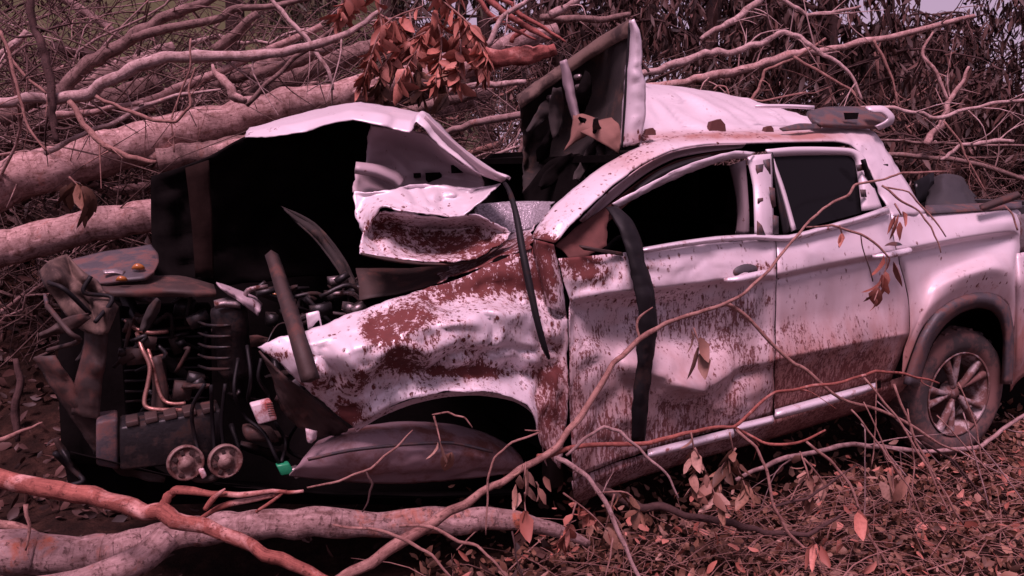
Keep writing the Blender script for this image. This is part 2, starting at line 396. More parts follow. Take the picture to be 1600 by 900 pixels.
# ------------------------------------------------------------------ ground, hill, trees behind
def wdist(x, y):
    """distance inward from the truck's flank, metres"""
    return (x - HUB.x) * TW.x + (y - HUB.y) * TW.y
def H(x, y):
    w = wdist(x, y)
    h = -.16 * sstep(.2, -1.6, x) * sstep(6, 3, y)
    h += 1.25 * sstep(2.3, 5.6, w) + .55 * sstep(5.0, 9.0, w)
    h += .05 * noise.noise(Vector((x * 1.3, y * 1.3, 0))) + .025 * noise.noise(Vector((x * 4, y * 4, 3)))
    h += 11 * sstep(15, 46, y) * sstep(-1, -9, x)
    h += .5 * sstep(1.9, 2.6, x) * sstep(4.2, 5.2, y) * .3
    return h
def axis(vals): return sorted(set(round(v, 4) for v in vals))
gx = axis([-900, -300, -120, -60, -40, -30, -24] + [-20 + i for i in range(15)] + [-5 + .16 * i for i in range(76)] + [7.2 + .8 * i for i in range(16)] + [24, 32, 45, 70, 140, 300, 900])
gy = axis([-900, -300, -100, -40, -15, -6, -3, -1, 0, .6, 1.0] + [1.2 + .16 * i for i in range(62)] + [11.2 + .8 * i for i in range(14)] + [24, 27, 30, 34, 38, 42, 46, 52, 60, 80, 120, 200, 400, 900])
gv = [(x, y, H(x, y)) for y in gy for x in gx]; nx = len(gx)
gf = [(j * nx + i, j * nx + i + 1, (j + 1) * nx + i + 1, (j + 1) * nx + i) for j in range(len(gy) - 1) for i in range(nx - 1)]
t = NT('forest_floor'); v_ = t.coord()
c_ = t.ramp(t.noise(v_, 9, 8, .72), [(.25, (.008, .005, .004)), (.5, (.026, .012, .009)), (.72, (.065, .03, .022)), (.85, (.04, .036, .015))])
far_ = t.n('SeparateXYZ'); t.l(t.coord(), far_.inputs[0])
c_ = t.mix(t.math('MULTIPLY', t.math('SUBTRACT', far_.outputs[1], 16), .2, True), c_, (.07, .07, .034))
t.set('Base Color', c_); t.set('Roughness', .95); t.b.inputs['Specular IOR Level'].default_value = .1
t.bump(t.noise(v_, 22, 8, .7), 1.0, .05)
tag(mesh('ground', gv, gf, t.m), kind='structure')

TPL_T = np.array([0, .3, .3, .3, .68, .68, .68, 1.0]); TPL_W = np.array([0, -1, 0, 1, -.78, 0, .78, 0]); TPL_C = np.array([0, 1, 0, 1, .8, 0, .8, 0])
LF = np.array([(0, 1, 2, 2), (0, 2, 3, 3), (1, 4, 5, 2), (2, 5, 6, 3), (4, 7, 5, 5), (5, 7, 6, 6)])
LT = {0: (TPL_T, TPL_W, TPL_C, [[0, 1, 2], [0, 2, 3], [1, 4, 5, 2], [2, 5, 6, 3], [4, 7, 5], [5, 7, 6]])}
_s = [(.10, .50), (.32, 1.0), (.62, .92), (.86, .5)]
LT[1] = (np.array([0] + [a for a, b in _s for i in range(3)] + [1.0]), np.array([0] + [k * b for a, b in _s for k in (-1, 0, 1)] + [0]), np.array([0] + [k * b for a, b in _s for k in (1, 0, 1)] + [.1]),
         [[0, 1, 2], [0, 2, 3]] + [f for i in range(3) for f in ([1 + 3 * i, 4 + 3 * i, 5 + 3 * i, 2 + 3 * i], [2 + 3 * i, 5 + 3 * i, 6 + 3 * i, 3 + 3 * i])] + [[10, 13, 11], [11, 13, 12]])
def leaf_verts(P, D, L, Wd, g, fold=.35, curl=.35, lod=0):
    """N bent, folded leaves: base points, directions, lengths, half widths"""
    TPL_T, TPL_W, TPL_C, _ = LT[lod]; N = len(P); D = D / np.linalg.norm(D, axis=1, keepdims=True)
    Q = g.normal(size=(N, 3)); S = np.cross(D, Q); S /= np.linalg.norm(S, axis=1, keepdims=True) + 1e-9; U = np.cross(S, D)
    k = curl * g.uniform(-1, 1, N)
    f = fold * g.uniform(.2, 1.3, N)
    tw = g.uniform(-.6, .6, N)
    tt = TPL_T[None, :, None]
    ang = tw[:, None, None] * tt
    S2 = S[:, None, :] * np.cos(ang) + U[:, None, :] * np.sin(ang); U2 = U[:, None, :] * np.cos(ang) - S[:, None, :] * np.sin(ang)
    return (P[:, None, :] + D[:, None, :] * (L[:, None] * TPL_T)[:, :, None] + S2 * (Wd[:, None] * TPL_W * (1 + (.22 * g.normal(size=(N, len(TPL_W))) if lod else 0)))[:, :, None]
            + U2 * ((Wd * f)[:, None] * TPL_C)[:, :, None] + U[:, None, :] * ((L * k)[:, None] * TPL_T ** 2)[:, :, None])
def leaf_mesh(name, P, D, L, Wd, mat, parent=None, seed=1, **k):
    g = np.random.default_rng(seed); V = leaf_verts(np.asarray(P, float), np.asarray(D, float), np.asarray(L, float), np.asarray(Wd, float), g, **k)
    N = len(V); me = bpy.data.meshes.new(name)
    F = LT[k.get('lod', 0)][3]; nv = V.shape[1]
    flat = np.concatenate([np.array(f) for f in F]); sizes = np.array([len(f) for f in F]); nl = len(flat)
    me.vertices.add(N * nv); me.vertices.foreach_set('co', V.reshape(-1))
    me.loops.add(N * nl); me.loops.foreach_set('vertex_index', (flat[None, :] + nv * np.arange(N)[:, None]).ravel().astype(np.int32))
    me.polygons.add(N * len(F)); st = np.concatenate([[0], np.cumsum(sizes)[:-1]])
    me.polygons.foreach_set('loop_start', (st[None, :] + nl * np.arange(N)[:, None]).ravel().astype(np.int32))
    me.update(calc_edges=True); me.validate()
    return link(name, me, mat, parent)

def tree(x, y, h, label, seed, mat, lean=0.0, dens=1.0, low=.15, spread=1.7, droop=.9, trunk_mat='bark_dark', r0=.12):
    g = np.random.default_rng(seed); rr = random.Random(seed)
    z0 = H(x, y) - .1; root = empty('tree', (x, y, z0), label, 'tree', 'trees standing behind the wreck')
    tr = MB(); top = Vector((lean * h, rr.uniform(-.3, .3), h))
    tp = [Vector((0, 0, 0)), Vector((lean * h * .2 + rr.uniform(-.1, .1), 0, h * .3)), Vector((lean * h * .55 + rr.uniform(-.15, .15), 0, h * .65)), top]
    tr.tube(tp, [r0, r0 * .8, r0 * .5, .02], 8, 5, .15, seed=seed)
    tips = []; tw = MB()
    for i in range(int(26 * dens)):
        f = low + (1 - low) * (i + .5) / (26 * dens); a = rr.uniform(0, 6.283)
        k = f * 3; j = min(2, int(k)); b = tp[j].lerp(tp[j + 1], k - j)
        L = spread * (1.05 - .6 * f) * rr.uniform(.7, 1.2)
        d = Vector((math.cos(a), math.sin(a), rr.uniform(.1, .6)))
        q = [b, b + d * L * .4, b + d * L * .75 + Vector((0, 0, -.08)), b + d * L + Vector((rr.uniform(-.2, .2), rr.uniform(-.2, .2), -.35 * droop))]
        tr.tube(q, [.03, .02, .012, .006], 5, 3, seed=i)
        for m in range(9):
            s = rr.uniform(.25, 1.0) * 3; jj = min(2, int(s)); c = q[jj].lerp(q[jj + 1], s - jj)
            e = c + Vector((rr.uniform(-.35, .35), rr.uniform(-.35, .35), rr.uniform(-.75, .1) * droop))
            tw.tube([c, c.lerp(e, .5) + Vector((0, 0, .06)), e], [.006, .004, .002], 3, 2, cap=False)
            tips.append((c, e))
    tr.build('trunk', M[trunk_mat], root); tw.build('twigs', M['bark_dark'], root)['kind'] = 'stuff'
    P = []; D = []
    for c, e in tips:
        for m in range(rr.randint(9, 17)):
            p = c.lerp(e, rr.uniform(.2, 1.0)) + Vector((rr.gauss(0, .06), rr.gauss(0, .06), rr.gauss(0, .05)))
            P.append(tuple(p)); D.append((rr.gauss(0, .4), rr.gauss(0, .4), -droop + rr.gauss(0, .45)))
    n = len(P); leaf_mesh('crown', P, D, g.uniform(.10, .22, n), g.uniform(.012, .026, n), mat, root, seed)
    return root
TREES = [(2.4, 10.2, 6.5, 'dead brown tree with drooping leaves rising straight behind the upturned roof flap', 11, 'leaf_dark', .02),
         (4.1, 10.9, 7.0, 'dead brown tree with drooping leaves rising behind the crumpled roof sheet', 12, 'leaf_dark', -.04),
         (5.0, 9.6, 1.9, 'short dark drooping tree in the brush below the gap of lilac sky', 13, 'leaf_dark', .03),
         (6.7, 10.0, 4.4, 'drooping brown tree standing beyond the gap of lilac sky, nearest the bed corner', 14, 'leaf_dark', .05),
         (7.9, 10.6, 6.8, 'dark drooping tree at the far edge beside the gap of lilac sky', 15, 'leaf_dark', -.03),
         (6.4, 8.3, 3.0, 'short brown bush of hanging leaves behind the truck bed', 16, 'leaf_dark', .0),
         (.5, 11.2, 6.8, 'shadowy tree standing behind the hanging red leaves', 17, 'leaf_green', .03),
         (-1.6, 10.8, 6.6, 'shadowy tree standing behind the long forked branch', 18, 'leaf_green', -.02),
         (-3.9, 11.5, 6.8, 'dark tree with thick trunk beside the olive clearing', 19, 'leaf_green', .02),
         (-8.0, 12.6, 7.0, 'dark tree with purple trunk on the near side of the olive clearing', 20, 'leaf_dark', .0),
         (3.2, 8.9, 3.6, 'young brown tree tangled with fallen branches above the roof', 23, 'leaf_dark', .06),
         (3.0, 13.5, 7.5, 'tall dark tree deep in the wood behind the crumpled roof sheet', 31, 'leaf_dark', .02),
         (4.8, 13.8, 7.5, 'tall dark tree deep in the wood above the grey spoiler piece', 32, 'leaf_dark', -.02),
         (6.6, 13.2, 2.6, 'dark low tree deep in the wood below the lilac sky gap', 33, 'leaf_dark', .03),
         (9.2, 13.6, 7.5, 'tall dark tree deep in the wood beyond the truck bed', 34, 'leaf_dark', .0),
         (.9, 13.6, 7.5, 'tall dark tree deep in the wood behind the upturned roof flap', 35, 'leaf_dark', .02),
         (-.9, 13.2, 7.5, 'tall shadowy tree deep in the wood behind the red leaf sprigs', 36, 'leaf_dark', .0),
         (-2.8, 13.4, 7.5, 'tall shadowy tree deep in the wood above the bonnet', 37, 'leaf_green', .0),
         (5.6, 11.6, 2.2, 'brown drooping tree in the middle of the wood behind the rear pillar', 38, 'leaf_dark', -.03),
         (7.2, 9.2, 3.4, 'low brown drooping bush behind the end of the truck bed', 39, 'leaf_dark', .02),
         (-.3, 10.4, 6.5, 'dense dark tree directly behind the largest red leaf sprig', 41, 'leaf_dark', .0),
         (1.7, 11.9, 7.0, 'dense dark tree behind the splinters of the broken trunk', 42, 'leaf_dark', .0),
         (1.3, 9.0, 3.2, 'young brown tree behind the splintered red trunk', 24, 'leaf_dark', -.05)]
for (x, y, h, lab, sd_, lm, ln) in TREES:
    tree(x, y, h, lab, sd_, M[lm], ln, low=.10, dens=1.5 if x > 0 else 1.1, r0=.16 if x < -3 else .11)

# ------------------------------------------------------------------ the wrecked truck
truck = empty('pickup_truck', (0, 0, 0), 'wrecked white pickup truck with crushed front end, splashed with red mud', 'pickup truck')
truck.matrix_world = TM
PA, PC, IN = M['paint'], M['paint_clean'], M['inner_paint']

fender = patch('front_fender', [
    [(402, 542, .14), (428, 560, .10), (455, 585, .07), (482, 610, .07), (515, 638, .08), (553, 668, .09)],
    [(440, 527, .10), (462, 548, .03), (485, 572, -.01), (508, 598, .00), (540, 628, .03), (572, 658, .05)],
    [(482, 516, .09), (498, 538, -.01), (515, 562, -.05), (533, 588, -.05), (556, 615, -.02), (588, 646, .02)],
    [(547, 492, .10), (556, 518, -.02), (566, 545, -.09), (576, 573, -.07), (592, 600, -.01), (616, 633, .01)],
    [(600, 471, .12), (606, 500, .01), (612, 530, -.07), (618, 560, -.08), (628, 590, -.02), (640, 624, -.02)],
    [(652, 456, .13), (654, 487, -.02), (656, 518, -.12), (660, 550, -.09), (666, 582, -.01), (672, 616, -.04)],
    [(712, 438, .15), (712, 478, .04), (712, 508, -.09), (712, 542, -.07), (712, 578, .01), (712, 612, -.05)],
    [(760, 415, .17), (760, 472, .05), (760, 490, -.06), (760, 535, -.06), (760, 575, .02), (758, 612, -.06)],
    [(800, 399, .16), (806, 475, .06), (806, 490, -.04), (806, 540, -.05), (804, 580, .02), (798, 620, -.06)],
    [(828, 390, .13), (838, 478, .06), (840, 495, -.02), (840, 545, -.02), (838, 592, .01), (830, 640, -.05)],
    [(842, 386, .08), (864, 490, .05), (866, 502, .01), (868, 555, .0), (866, 620, -.01), (845, 690, -.04)],
    [(850, 384, .07), (884, 492, .04), (887, 502, .02), (888, 560, .01), (887, 640, .0), (876, 735, -.01)]], PA, truck, 8, 8, dent=.012, dfreq=7, th=.004, lin=.6, crease=.09, cfreq=5.5, rag=.006)
# rolled, muddy edge of the wheel opening
arch = [(553, 668), (590, 645), (640, 625), (690, 614), (745, 611), (798, 620), (828, 640), (843, 680), (851, 722)]
band('arch_lip', arch, [(x + 4, y + 7) for x, y in arch], [.09, .03, -.015, -.04, -.055, -.055, -.05, -.04, -.03], [.11, .06, .02, -.01, -.02, -.02, -.015, .0, .0], PA, fender, 0, 4, th=0)
# crumpled scuttle corner between fender and pillar
patch('scuttle_corner', [[(690, 446, .20), (700, 436, .32), (712, 424, .44), (735, 412, .60)], [(735, 432, .16), (748, 416, .30), (760, 402, .42), (775, 390, .58)],
    [(780, 412, .14), (790, 392, .28), (800, 378, .40), (806, 366, .55)], [(815, 398, .12), (822, 382, .22), (830, 370, .32), (832, 356, .45)], [(842, 388, .06), (846, 376, .12), (850, 366, .2), (850, 352, .3)]], PA, truck, 5, 5, dent=.05, dfreq=11, crease=.22, cfreq=9, lin=.7, edge=False)
# A-pillar, cant rail and C-pillar
outer = [(832, 372), (852, 338), (888, 303), (940, 262), (985, 237), (1035, 218), (1095, 208), (1165, 206), (1250, 203), (1328, 199), (1364, 206), (1382, 228), (1402, 262), (1424, 297), (1449, 334)]
inner = [(868, 380), (892, 352), (922, 322), (958, 290), (1002, 258), (1048, 236), (1100, 226), (1170, 224), (1250, 222), (1312, 222), (1338, 232), (1352, 252), (1366, 282), (1380, 312), (1393, 338)]
wo_ = [.14, .19, .25, .30, .33, .35, .36, .36, .36, .35, .32, .27, .20, .14, .08]
wi_ = [.05, .07, .11, .16, .19, .21, .22, .22, .21, .21, .19, .16, .12, .08, .04]
band('roof_rail', outer, inner, wo_, wi_, PA, truck, -.02, 6, dent=.012, dfreq=11, rows=4, th=.008)
band('pillar_foot', [(834, 374), (836, 400), (846, 440), (856, 478)], [(866, 382), (872, 410), (880, 450), (886, 492)], [.10, .09, .06, .05], [.03, .03, .03, .04], PA, truck, -.05, 6, dent=.012, dfreq=10)
# inner flanges seen in the gap between rail and bent door frame
gap_o = [(905, 345), (948, 303), (1000, 262), (1048, 238), (1100, 228), (1165, 225)]
band('door_flange', gap_o, [(916, 350), (958, 312), (1008, 272), (1054, 248), (1104, 238), (1160, 231)], [.11, .16, .19, .21, .22, .22], [.20, .24, .26, .27, .27, .26], IN, truck, .02, 5, dent=.006)
band('door_flange', [(918, 352), (960, 315), (1010, 276), (1058, 251), (1106, 240), (1150, 233)], [(940, 356), (982, 318), (1030, 284), (1072, 262), (1112, 249), (1150, 238)], .29, .25, M['rust_red'], truck, .03, 5, dent=.01)
band('weather_strip', [(990, 296), (1030, 268), (1070, 252), (1110, 243)], [(1000, 300), (1040, 276), (1076, 260), (1112, 249)], .22, .22, M['black'], truck, -.02, 4, th=.01)

fdoor = patch('front_door', [
    [(872, 404, .06), (880, 440, .05), (890, 470, .05), (889, 482, .055), (889, 500, .03), (890, 530, .03), (890, 560, .03), (891, 630, .03), (893, 700, .04), (896, 752, .07)],
    [(898, 402, .04), (902, 436, .02), (905, 466, .02), (906, 475, .07), (906, 488, .075), (906, 530, .03), (906, 560, .0), (906, 625, .0), (908, 690, .03), (910, 742, .07)],
    [(945, 398, .03), (948, 432, -.01), (950, 458, -.02), (950, 469, .07), (951, 484, .095), (952, 530, .09), (952, 560, .02), (952, 612, .04), (954, 672, .06), (956, 724, .08)],
    [(1000, 392, .03), (1002, 425, .01), (1004, 452, -.01), (1004, 463, .075), (1004, 480, .11), (1004, 536, .10), (1004, 575, -.015), (1004, 606, .02), (1005, 655, .05), (1006, 706, .08)],
    [(1050, 386, .04), (1052, 420, .01), (1052, 448, -.01), (1052, 457, .05), (1052, 474, .085), (1052, 530, .105), (1052, 594, -.04), (1052, 612, .0), (1052, 636, .05), (1052, 692, .08)],
    [(1105, 381, .04), (1106, 415, .0), (1106, 440, -.015), (1106, 448, .03), (1106, 464, .06), (1106, 528, .095), (1106, 610, -.045), (1106, 620, -.02), (1106, 640, .03), (1106, 676, .08)],
    [(1155, 377, .04), (1157, 412, .0), (1157, 434, -.012), (1157, 441, .025), (1157, 456, .045), (1157, 520, .05), (1157, 574, .015), (1157, 590, .05), (1157, 632, .01), (1157, 662, .08)],
    [(1211.5, 373, .04), (1213.5, 408, .0), (1213.5, 430, -.01), (1212.5, 437, .03), (1212, 448, .026), (1211.5, 510, .03), (1210.5, 562, -.01), (1210, 571, .008), (1209.5, 596, .04), (1208, 648, .08)]], PA, truck, 10, 7, dent=.008, dfreq=6, lin=.65, crease=.05, cfreq=4.2)
rdoor = patch('rear_door', [
    [(1213, 373, .04), (1215, 408, .0), (1215, 428, -.01), (1214, 435, .03), (1213.5, 448, .026), (1213, 510, .03), (1212.4, 553, -.004), (1212, 562, -.01), (1211.8, 571, .008), (1211, 596, .04), (1210, 646, .08)],
    [(1265, 366, .04), (1268, 398, .0), (1268, 417, -.01), (1268, 424, .03), (1268, 438, .026), (1267, 498, .03), (1266.4, 541, -.004), (1266, 550, -.01), (1265.6, 559, .008), (1265, 582, .04), (1263, 630, .08)],
    [(1320, 352, .04), (1325, 387, .0), (1326, 405, -.01), (1326, 412, .03), (1326, 426, .026), (1326, 486, .03), (1326, 529, -.004), (1326, 538, -.01), (1326, 547, .006), (1326, 568, .04), (1325, 613, .08)],
    [(1390, 334, .04), (1396, 375, .0), (1400, 391, -.01), (1403, 398, .03), (1405, 412, .026), (1418, 462, .02), (1420, 512, .004), (1420, 520, .0), (1418, 529, .012), (1410, 552, .03), (1392, 594, .08)]], PC, truck, 8, 6, dent=.004)
quarter = patch('rear_quarter_panel', [
    [(1392, 334, .04), (1397.5, 375, .001), (1401.5, 391, -.009), (1404.5, 398, .031), (1406.5, 412, .027), (1419.5, 462, .021), (1421.5, 520, .001), (1412, 552, .02), (1409, 594, .02)],
    [(1449, 334, .06), (1450, 366, .01), (1451, 381, -.01), (1452, 388, .03), (1453, 402, .026), (1457, 430, .02), (1458, 455, -.02), (1450, 482, -.03), (1441, 512, -.01)],
    [(1495, 331, .06), (1497, 356, .01), (1498, 372, -.01), (1499, 378, .03), (1500, 390, .03), (1502, 412, .02), (1500, 432, -.05), (1494, 450, -.04), (1484, 474, -.01)],
    [(1540, 328, .06), (1544, 350, .0), (1548, 364, -.01), (1549, 370, .025), (1550, 378, .03), (1552, 398, .0), (1550, 418, -.06), (1548, 436, -.04), (1540, 460, -.01)],
    [(1572, 326, .06), (1580, 346, .0), (1584, 360, .0), (1584, 366, .015), (1584, 376, .02), (1582, 400, -.02), (1580, 425, -.05), (1578, 445, -.04), (1574, 476, -.01)],
    [(1594, 325, .10), (1598, 348, .06), (1596, 366, .04), (1595, 374, .035), (1594, 386, .03), (1592, 410, .02), (1590, 445, .0), (1588, 485, .0), (1584, 520, .0)]], PC, truck, 6, 5, dent=.002)
# belt moulding, window frames
band('belt_moulding', [(1003, 388), (1060, 378), (1120, 370), (1180, 367), (1232, 368), (1290, 353), (1345, 337), (1388, 322)],
     [(1003, 395), (1060, 386), (1120, 378), (1180, 374), (1232, 377), (1290, 362), (1345, 347), (1390, 333)], .03, .03, M['chrome'], truck, -.025, 4, th=.006)
ff_o = [(957, 318), (985, 303), (1020, 284), (1062, 263), (1105, 247), (1150, 236), (1180, 238)]
ff_i = [(964, 325), (990, 311), (1026, 293), (1068, 274), (1108, 258), (1142, 248), (1166, 247)]
band('door_frame', ff_o, ff_i, .12, .15, PA, fdoor, -.014, 6, dent=.012, dfreq=20, th=.006)
band('door_frame', [(1166, 244), (1176, 290), (1178, 330), (1179, 368)], [(1206, 240), (1206, 290), (1207, 330), (1208, 370)], [.15, .11, .07, .05], [.15, .11, .07, .05], PA, fdoor, -.02, 5, th=.01)
band('pillar_trim', [(1140, 258), (1150, 300), (1153, 335), (1150, 366)], [(1164, 250), (1168, 300), (1170, 335), (1170, 366)], .35, .28, IN, truck, -.02, 5, th=.01)
band('door_frame', [(1206, 238), (1212, 290), (1218, 330), (1224, 368)], [(1203, 246), (1216, 292), (1226, 328), (1234, 360)], [.15, .11, .07, .05], [.16, .12, .08, .06], M['black'], rdoor, -.012, 5, th=.01)
band('door_frame', [(1196, 234), (1240, 230), (1290, 230), (1332, 233), (1350, 246), (1362, 285), (1378, 326)],
     [(1203, 245), (1240, 243), (1290, 242), (1326, 243), (1336, 255), (1342, 290), (1346, 330)], [.17, .17, .17, .17, .15, .10, .06], [.18, .18, .18, .18, .17, .12, .08], PC, rdoor, -.012, 5, th=.006)
band('door_frame', [(1203, 250), (1218, 292), (1228, 326), (1237, 362)], [(1208, 248), (1224, 292), (1234, 326), (1243, 358)], [.155, .115, .085, .055], [.155, .115, .085, .055], PC, rdoor, -.01, 4, th=.008)
band('glass_channel', [(1345, 250), (1356, 288), (1370, 326)], [(1352, 248), (1364, 286), (1380, 324)], .11, .09, M['black'], rdoor, -.008, 4, th=.004)
# dark torn tape patches on the door posts
for q in ([(1181, 258), (1193, 256), (1190, 276), (1184, 282)], [(1184, 310), (1192, 309), (1192, 317), (1184, 318)], [(1183, 345), (1190, 352), (1196, 368), (1183, 368)],
          [(1193, 250), (1203, 248), (1204, 272), (1196, 272)], [(1202, 292), (1210, 294), (1212, 322), (1206, 326)], [(1208, 336), (1216, 338), (1216, 366), (1208, 366)], [(1338, 258), (1349, 256), (1350, 266), (1340, 268)], [(1344, 296), (1352, 296), (1354, 308), (1346, 308)]):
    cy = sum(p[1] for p in q) / 4; w_ = .155 - (cy - 244) * .00095 - .026
    o = mesh('tape_patch', [T(x, y, w_) for x, y in q], [(0, 1, 2, 3)], M['trim'], truck); solid(o, .004)
# rear door glass and its frame's dark gasket
mesh('rear_window', [T(1203, 244, .18), T(1336, 242, .18), T(1348, 332, .09), T(1236, 362, .09)], [(0, 1, 2, 3)], M['glass'], rdoor)
# mirror corner of the front door, caked
patch('mirror_corner', [[(868, 384, .09), (880, 392, .08), (890, 404, .06)], [(905, 352, .17), (912, 372, .13), (920, 400, .07)], [(955, 318, .2), (950, 350, .15), (948, 384, .09)]], M['rust_red'], fdoor, 5, 5, dent=.015, dfreq=14)
patch('bent_bracket', [[(905, 384, .02), (912, 389, .02)], [(935, 388, .0), (935, 394, .0)], [(972, 394, .02), (972, 400, .02)]], M['brown_metal'], fdoor, 4, 3, th=.012)
# sill, step trim
band('sill', [(893, 752), (955, 726), (1006, 710), (1106, 680), (1207, 652), (1300, 620), (1395, 593), (1425, 585)], [(900, 790), (960, 760), (1010, 742), (1110, 712), (1210, 684), (1303, 655), (1395, 628), (1420, 612)], [.10] * 8, [.22] * 8, PA, truck, -.05, 5, dent=.004)
for (a, b) in ([(1012, 704), (1075, 688), (1146, 670)], [(1012, 716), (1075, 700), (1146, 682)]), ([(1149, 664), (1180, 657), (1208, 650)], [(1149, 675), (1180, 668), (1208, 660)]), ([(1211, 641), (1280, 622), (1340, 606), (1369, 599)], [(1211, 654), (1280, 636), (1340, 617), (1369, 606)]):
    band('step_trim', a, b, .055, .04, M['chrome'], truck, -.02, 5, th=.01)
mesh('sill_seam', [T(1371, 596, .07), T(1376, 595, .07), T(1378, 634, .16), T(1370, 640, .16)], [(0, 1, 2, 3)], M['black'], truck)
# wheel arch trim, rear wheel
ao = [(1412, 600), (1424, 562), (1438, 524), (1460, 490), (1490, 468), (1522, 458), (1552, 460), (1574, 478), (1582, 515), (1582, 560), (1580, 600)]
ai = [(1434, 604), (1444, 566), (1456, 534), (1476, 506), (1500, 488), (1526, 480), (1548, 484), (1562, 500), (1568, 525), (1568, 562), (1566, 600)]
band('arch_trim', ao, ai, -.015, -.005, M['trim'], truck, -.03, 5, th=.012)
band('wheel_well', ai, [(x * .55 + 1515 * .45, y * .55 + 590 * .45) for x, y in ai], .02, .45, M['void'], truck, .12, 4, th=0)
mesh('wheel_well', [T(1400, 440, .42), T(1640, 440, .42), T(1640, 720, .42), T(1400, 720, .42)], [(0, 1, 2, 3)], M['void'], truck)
wheel = empty('wheel', T(1478, 610, .14)); wheel.scale = (.95, .95, .95); wheel.parent = truck
wheel.rotation_euler = (0, 0, R(-3))
b = MB(); b.lathe((0, 0, 0), (0, -1, 0), [(.225, .06), (.245, .085), (.275, .098), (.31, .10), (.338, .09), (.355, .065), (.362, .03), (.362, -.05), (.352, -.09), (.31, -.11), (.23, -.10)], 56); b.build('tyre', M['tyre'], wheel)
for k in range(44):
    a = 6.2832 * k / 44; b = MB()
b = MB()
for k in range(48):
    a = 6.2832 * k / 48; Mx = Matrix.Rotation(-a, 3, 'Y')
    b.box(Mx @ Vector((.358, .0 + (.03 if k % 2 else -.03), 0)), (.016, .07, .026), Mx)
tr_ = b.build('tread', M['tyre'], wheel, False)
b = MB(); b.lathe((0, 0, 0), (0, -1, 0), [(.228, .085), (.236, .09), (.236, .078), (.222, .07), (.205, .05), (.200, -.06)], 48)
rim = b.build('rim', M['alloy'], wheel)
b = MB(); b.lathe((0, 0, 0), (0, -1, 0), [(.0, .062), (.024, .062), (.03, .055), (.055, .045), (.055, .0)], 20); b.build('hub', M['alloy'], rim)
b = MB(); b.lathe((0, 0, 0), (0, -1, 0), [(.0, -.035), (.20, -.035)], 32); b.lathe((0, 0, 0), (0, -1, 0), [(.0, -.02), (.13, -.02), (.13, -.03)], 24); b.build('brake_disc', M['brown_metal'], wheel)
for k in range(5):
    for s in (-1, 1):
        a = 6.2832 * k / 5 + R(90 + 14) + s * R(11.5); b = MB()
        d = Vector((math.cos(a), 0, math.sin(a))); n = Vector((-math.sin(a), 0, math.cos(a)))
        r0, r1 = .035, .225; vs = []
        for (r_, hw, yo) in ((r0, .015, -.052), (.10, .013, -.066), (.18, .017, -.072), (r1, .024, -.072)):
            c = d * r_; sh = n * (-s * .012 * (1 - (r_ - r0) / (r1 - r0)))
            for (u, q) in ((-1, 0), (-.6, -.010), (.6, -.010), (1, 0), (1, .022), (-1, .022)): vs.append(c + sh + n * hw * u + Vector((0, yo + q, 0)))
        fs = [(i * 6 + j, i * 6 + (j + 1) % 6, (i + 1) * 6 + (j + 1) % 6, (i + 1) * 6 + j) for i in range(3) for j in range(6)]
        b.add(vs, fs); b.build('spoke', M['alloy'], rim)
# rear corner: lamp, bumper
patch('tail_light', [[(1584, 338, .06), (1586, 362, .03), (1588, 395, .03)], [(1600, 334, .05), (1602, 360, .04), (1603, 392, .04)], [(1625, 330, .15), (1630, 356, .14), (1630, 390, .14)]], M['steel'], truck, 4, 4)
patch('rear_bumper', [[(1582, 398, .02), (1583, 440, -.01), (1584, 480, .0), (1582, 560, .02), (1578, 612, .06)], [(1600, 394, .01), (1602, 436, -.04), (1602, 476, -.02), (1600, 552, .0), (1596, 590, .05)], [(1660, 385, .25), (1668, 425, .2), (1668, 468, .2), (1662, 530, .22), (1655, 560, .25)]], PC, truck, 5, 5)
band('bed_rail', [(1445, 322), (1500, 320), (1550, 318), (1596, 316)], [(1449, 335), (1500, 332), (1550, 329), (1596, 326)], .12, .05, M['trim'], truck, -.02, 4, th=.01)
band('bed_rail_cap', [(1530, 322), (1555, 312), (1580, 303), (1590, 300)], [(1536, 330), (1560, 321), (1585, 312), (1595, 306)], .02, .0, M['brown_metal'], truck, -.02, 4, th=.01)
# load bed: floor, far side, front wall, cover bundled inside
hb = MB(); zb = T(1500, 330, .06).z
x0, x1 = T(1449, 340, .06).x, T(1620, 340, .06).x + .1
hb.box(((x0 + x1) / 2, .85, zb - .48), (x1 - x0, 1.5, .03)); hb.box(((x0 + x1) / 2, 1.62, zb - .26), (x1 - x0, .05, .5)); hb.box((x0 + .03, .85, zb - .26), (.05, 1.5, .5)); hb.box((x1, .85, zb - .26), (.05, 1.6, .5)); hb.box(((x0 + x1) / 2, .10, zb - .27), (x1 - x0 - .1, .03, .5))
hb.build('load_bed', M['tarp'], truck, False)
patch('bed_cover', [[(1452, 330, .30), (1450, 300, .5), (1448, 282, .75), (1440, 300, 1.2)], [(1475, 329, .25), (1476, 285, .45), (1476, 272, .7), (1470, 296, 1.2)], [(1500, 328, .25), (1502, 290, .45), (1503, 276, .7), (1500, 300, 1.2)], [(1530, 328, .3), (1526, 312, .5), (1524, 304, .7), (1520, 308, 1.2)]], M['tarp'], truck, 6, 6, dent=.03, dfreq=7)
patch('rear_window_shard', [[(1428, 284, .55), (1434, 320, .5)], [(1459, 268, .55), (1459, 308, .5)]], M['glass'], truck, 3, 3, th=.006)
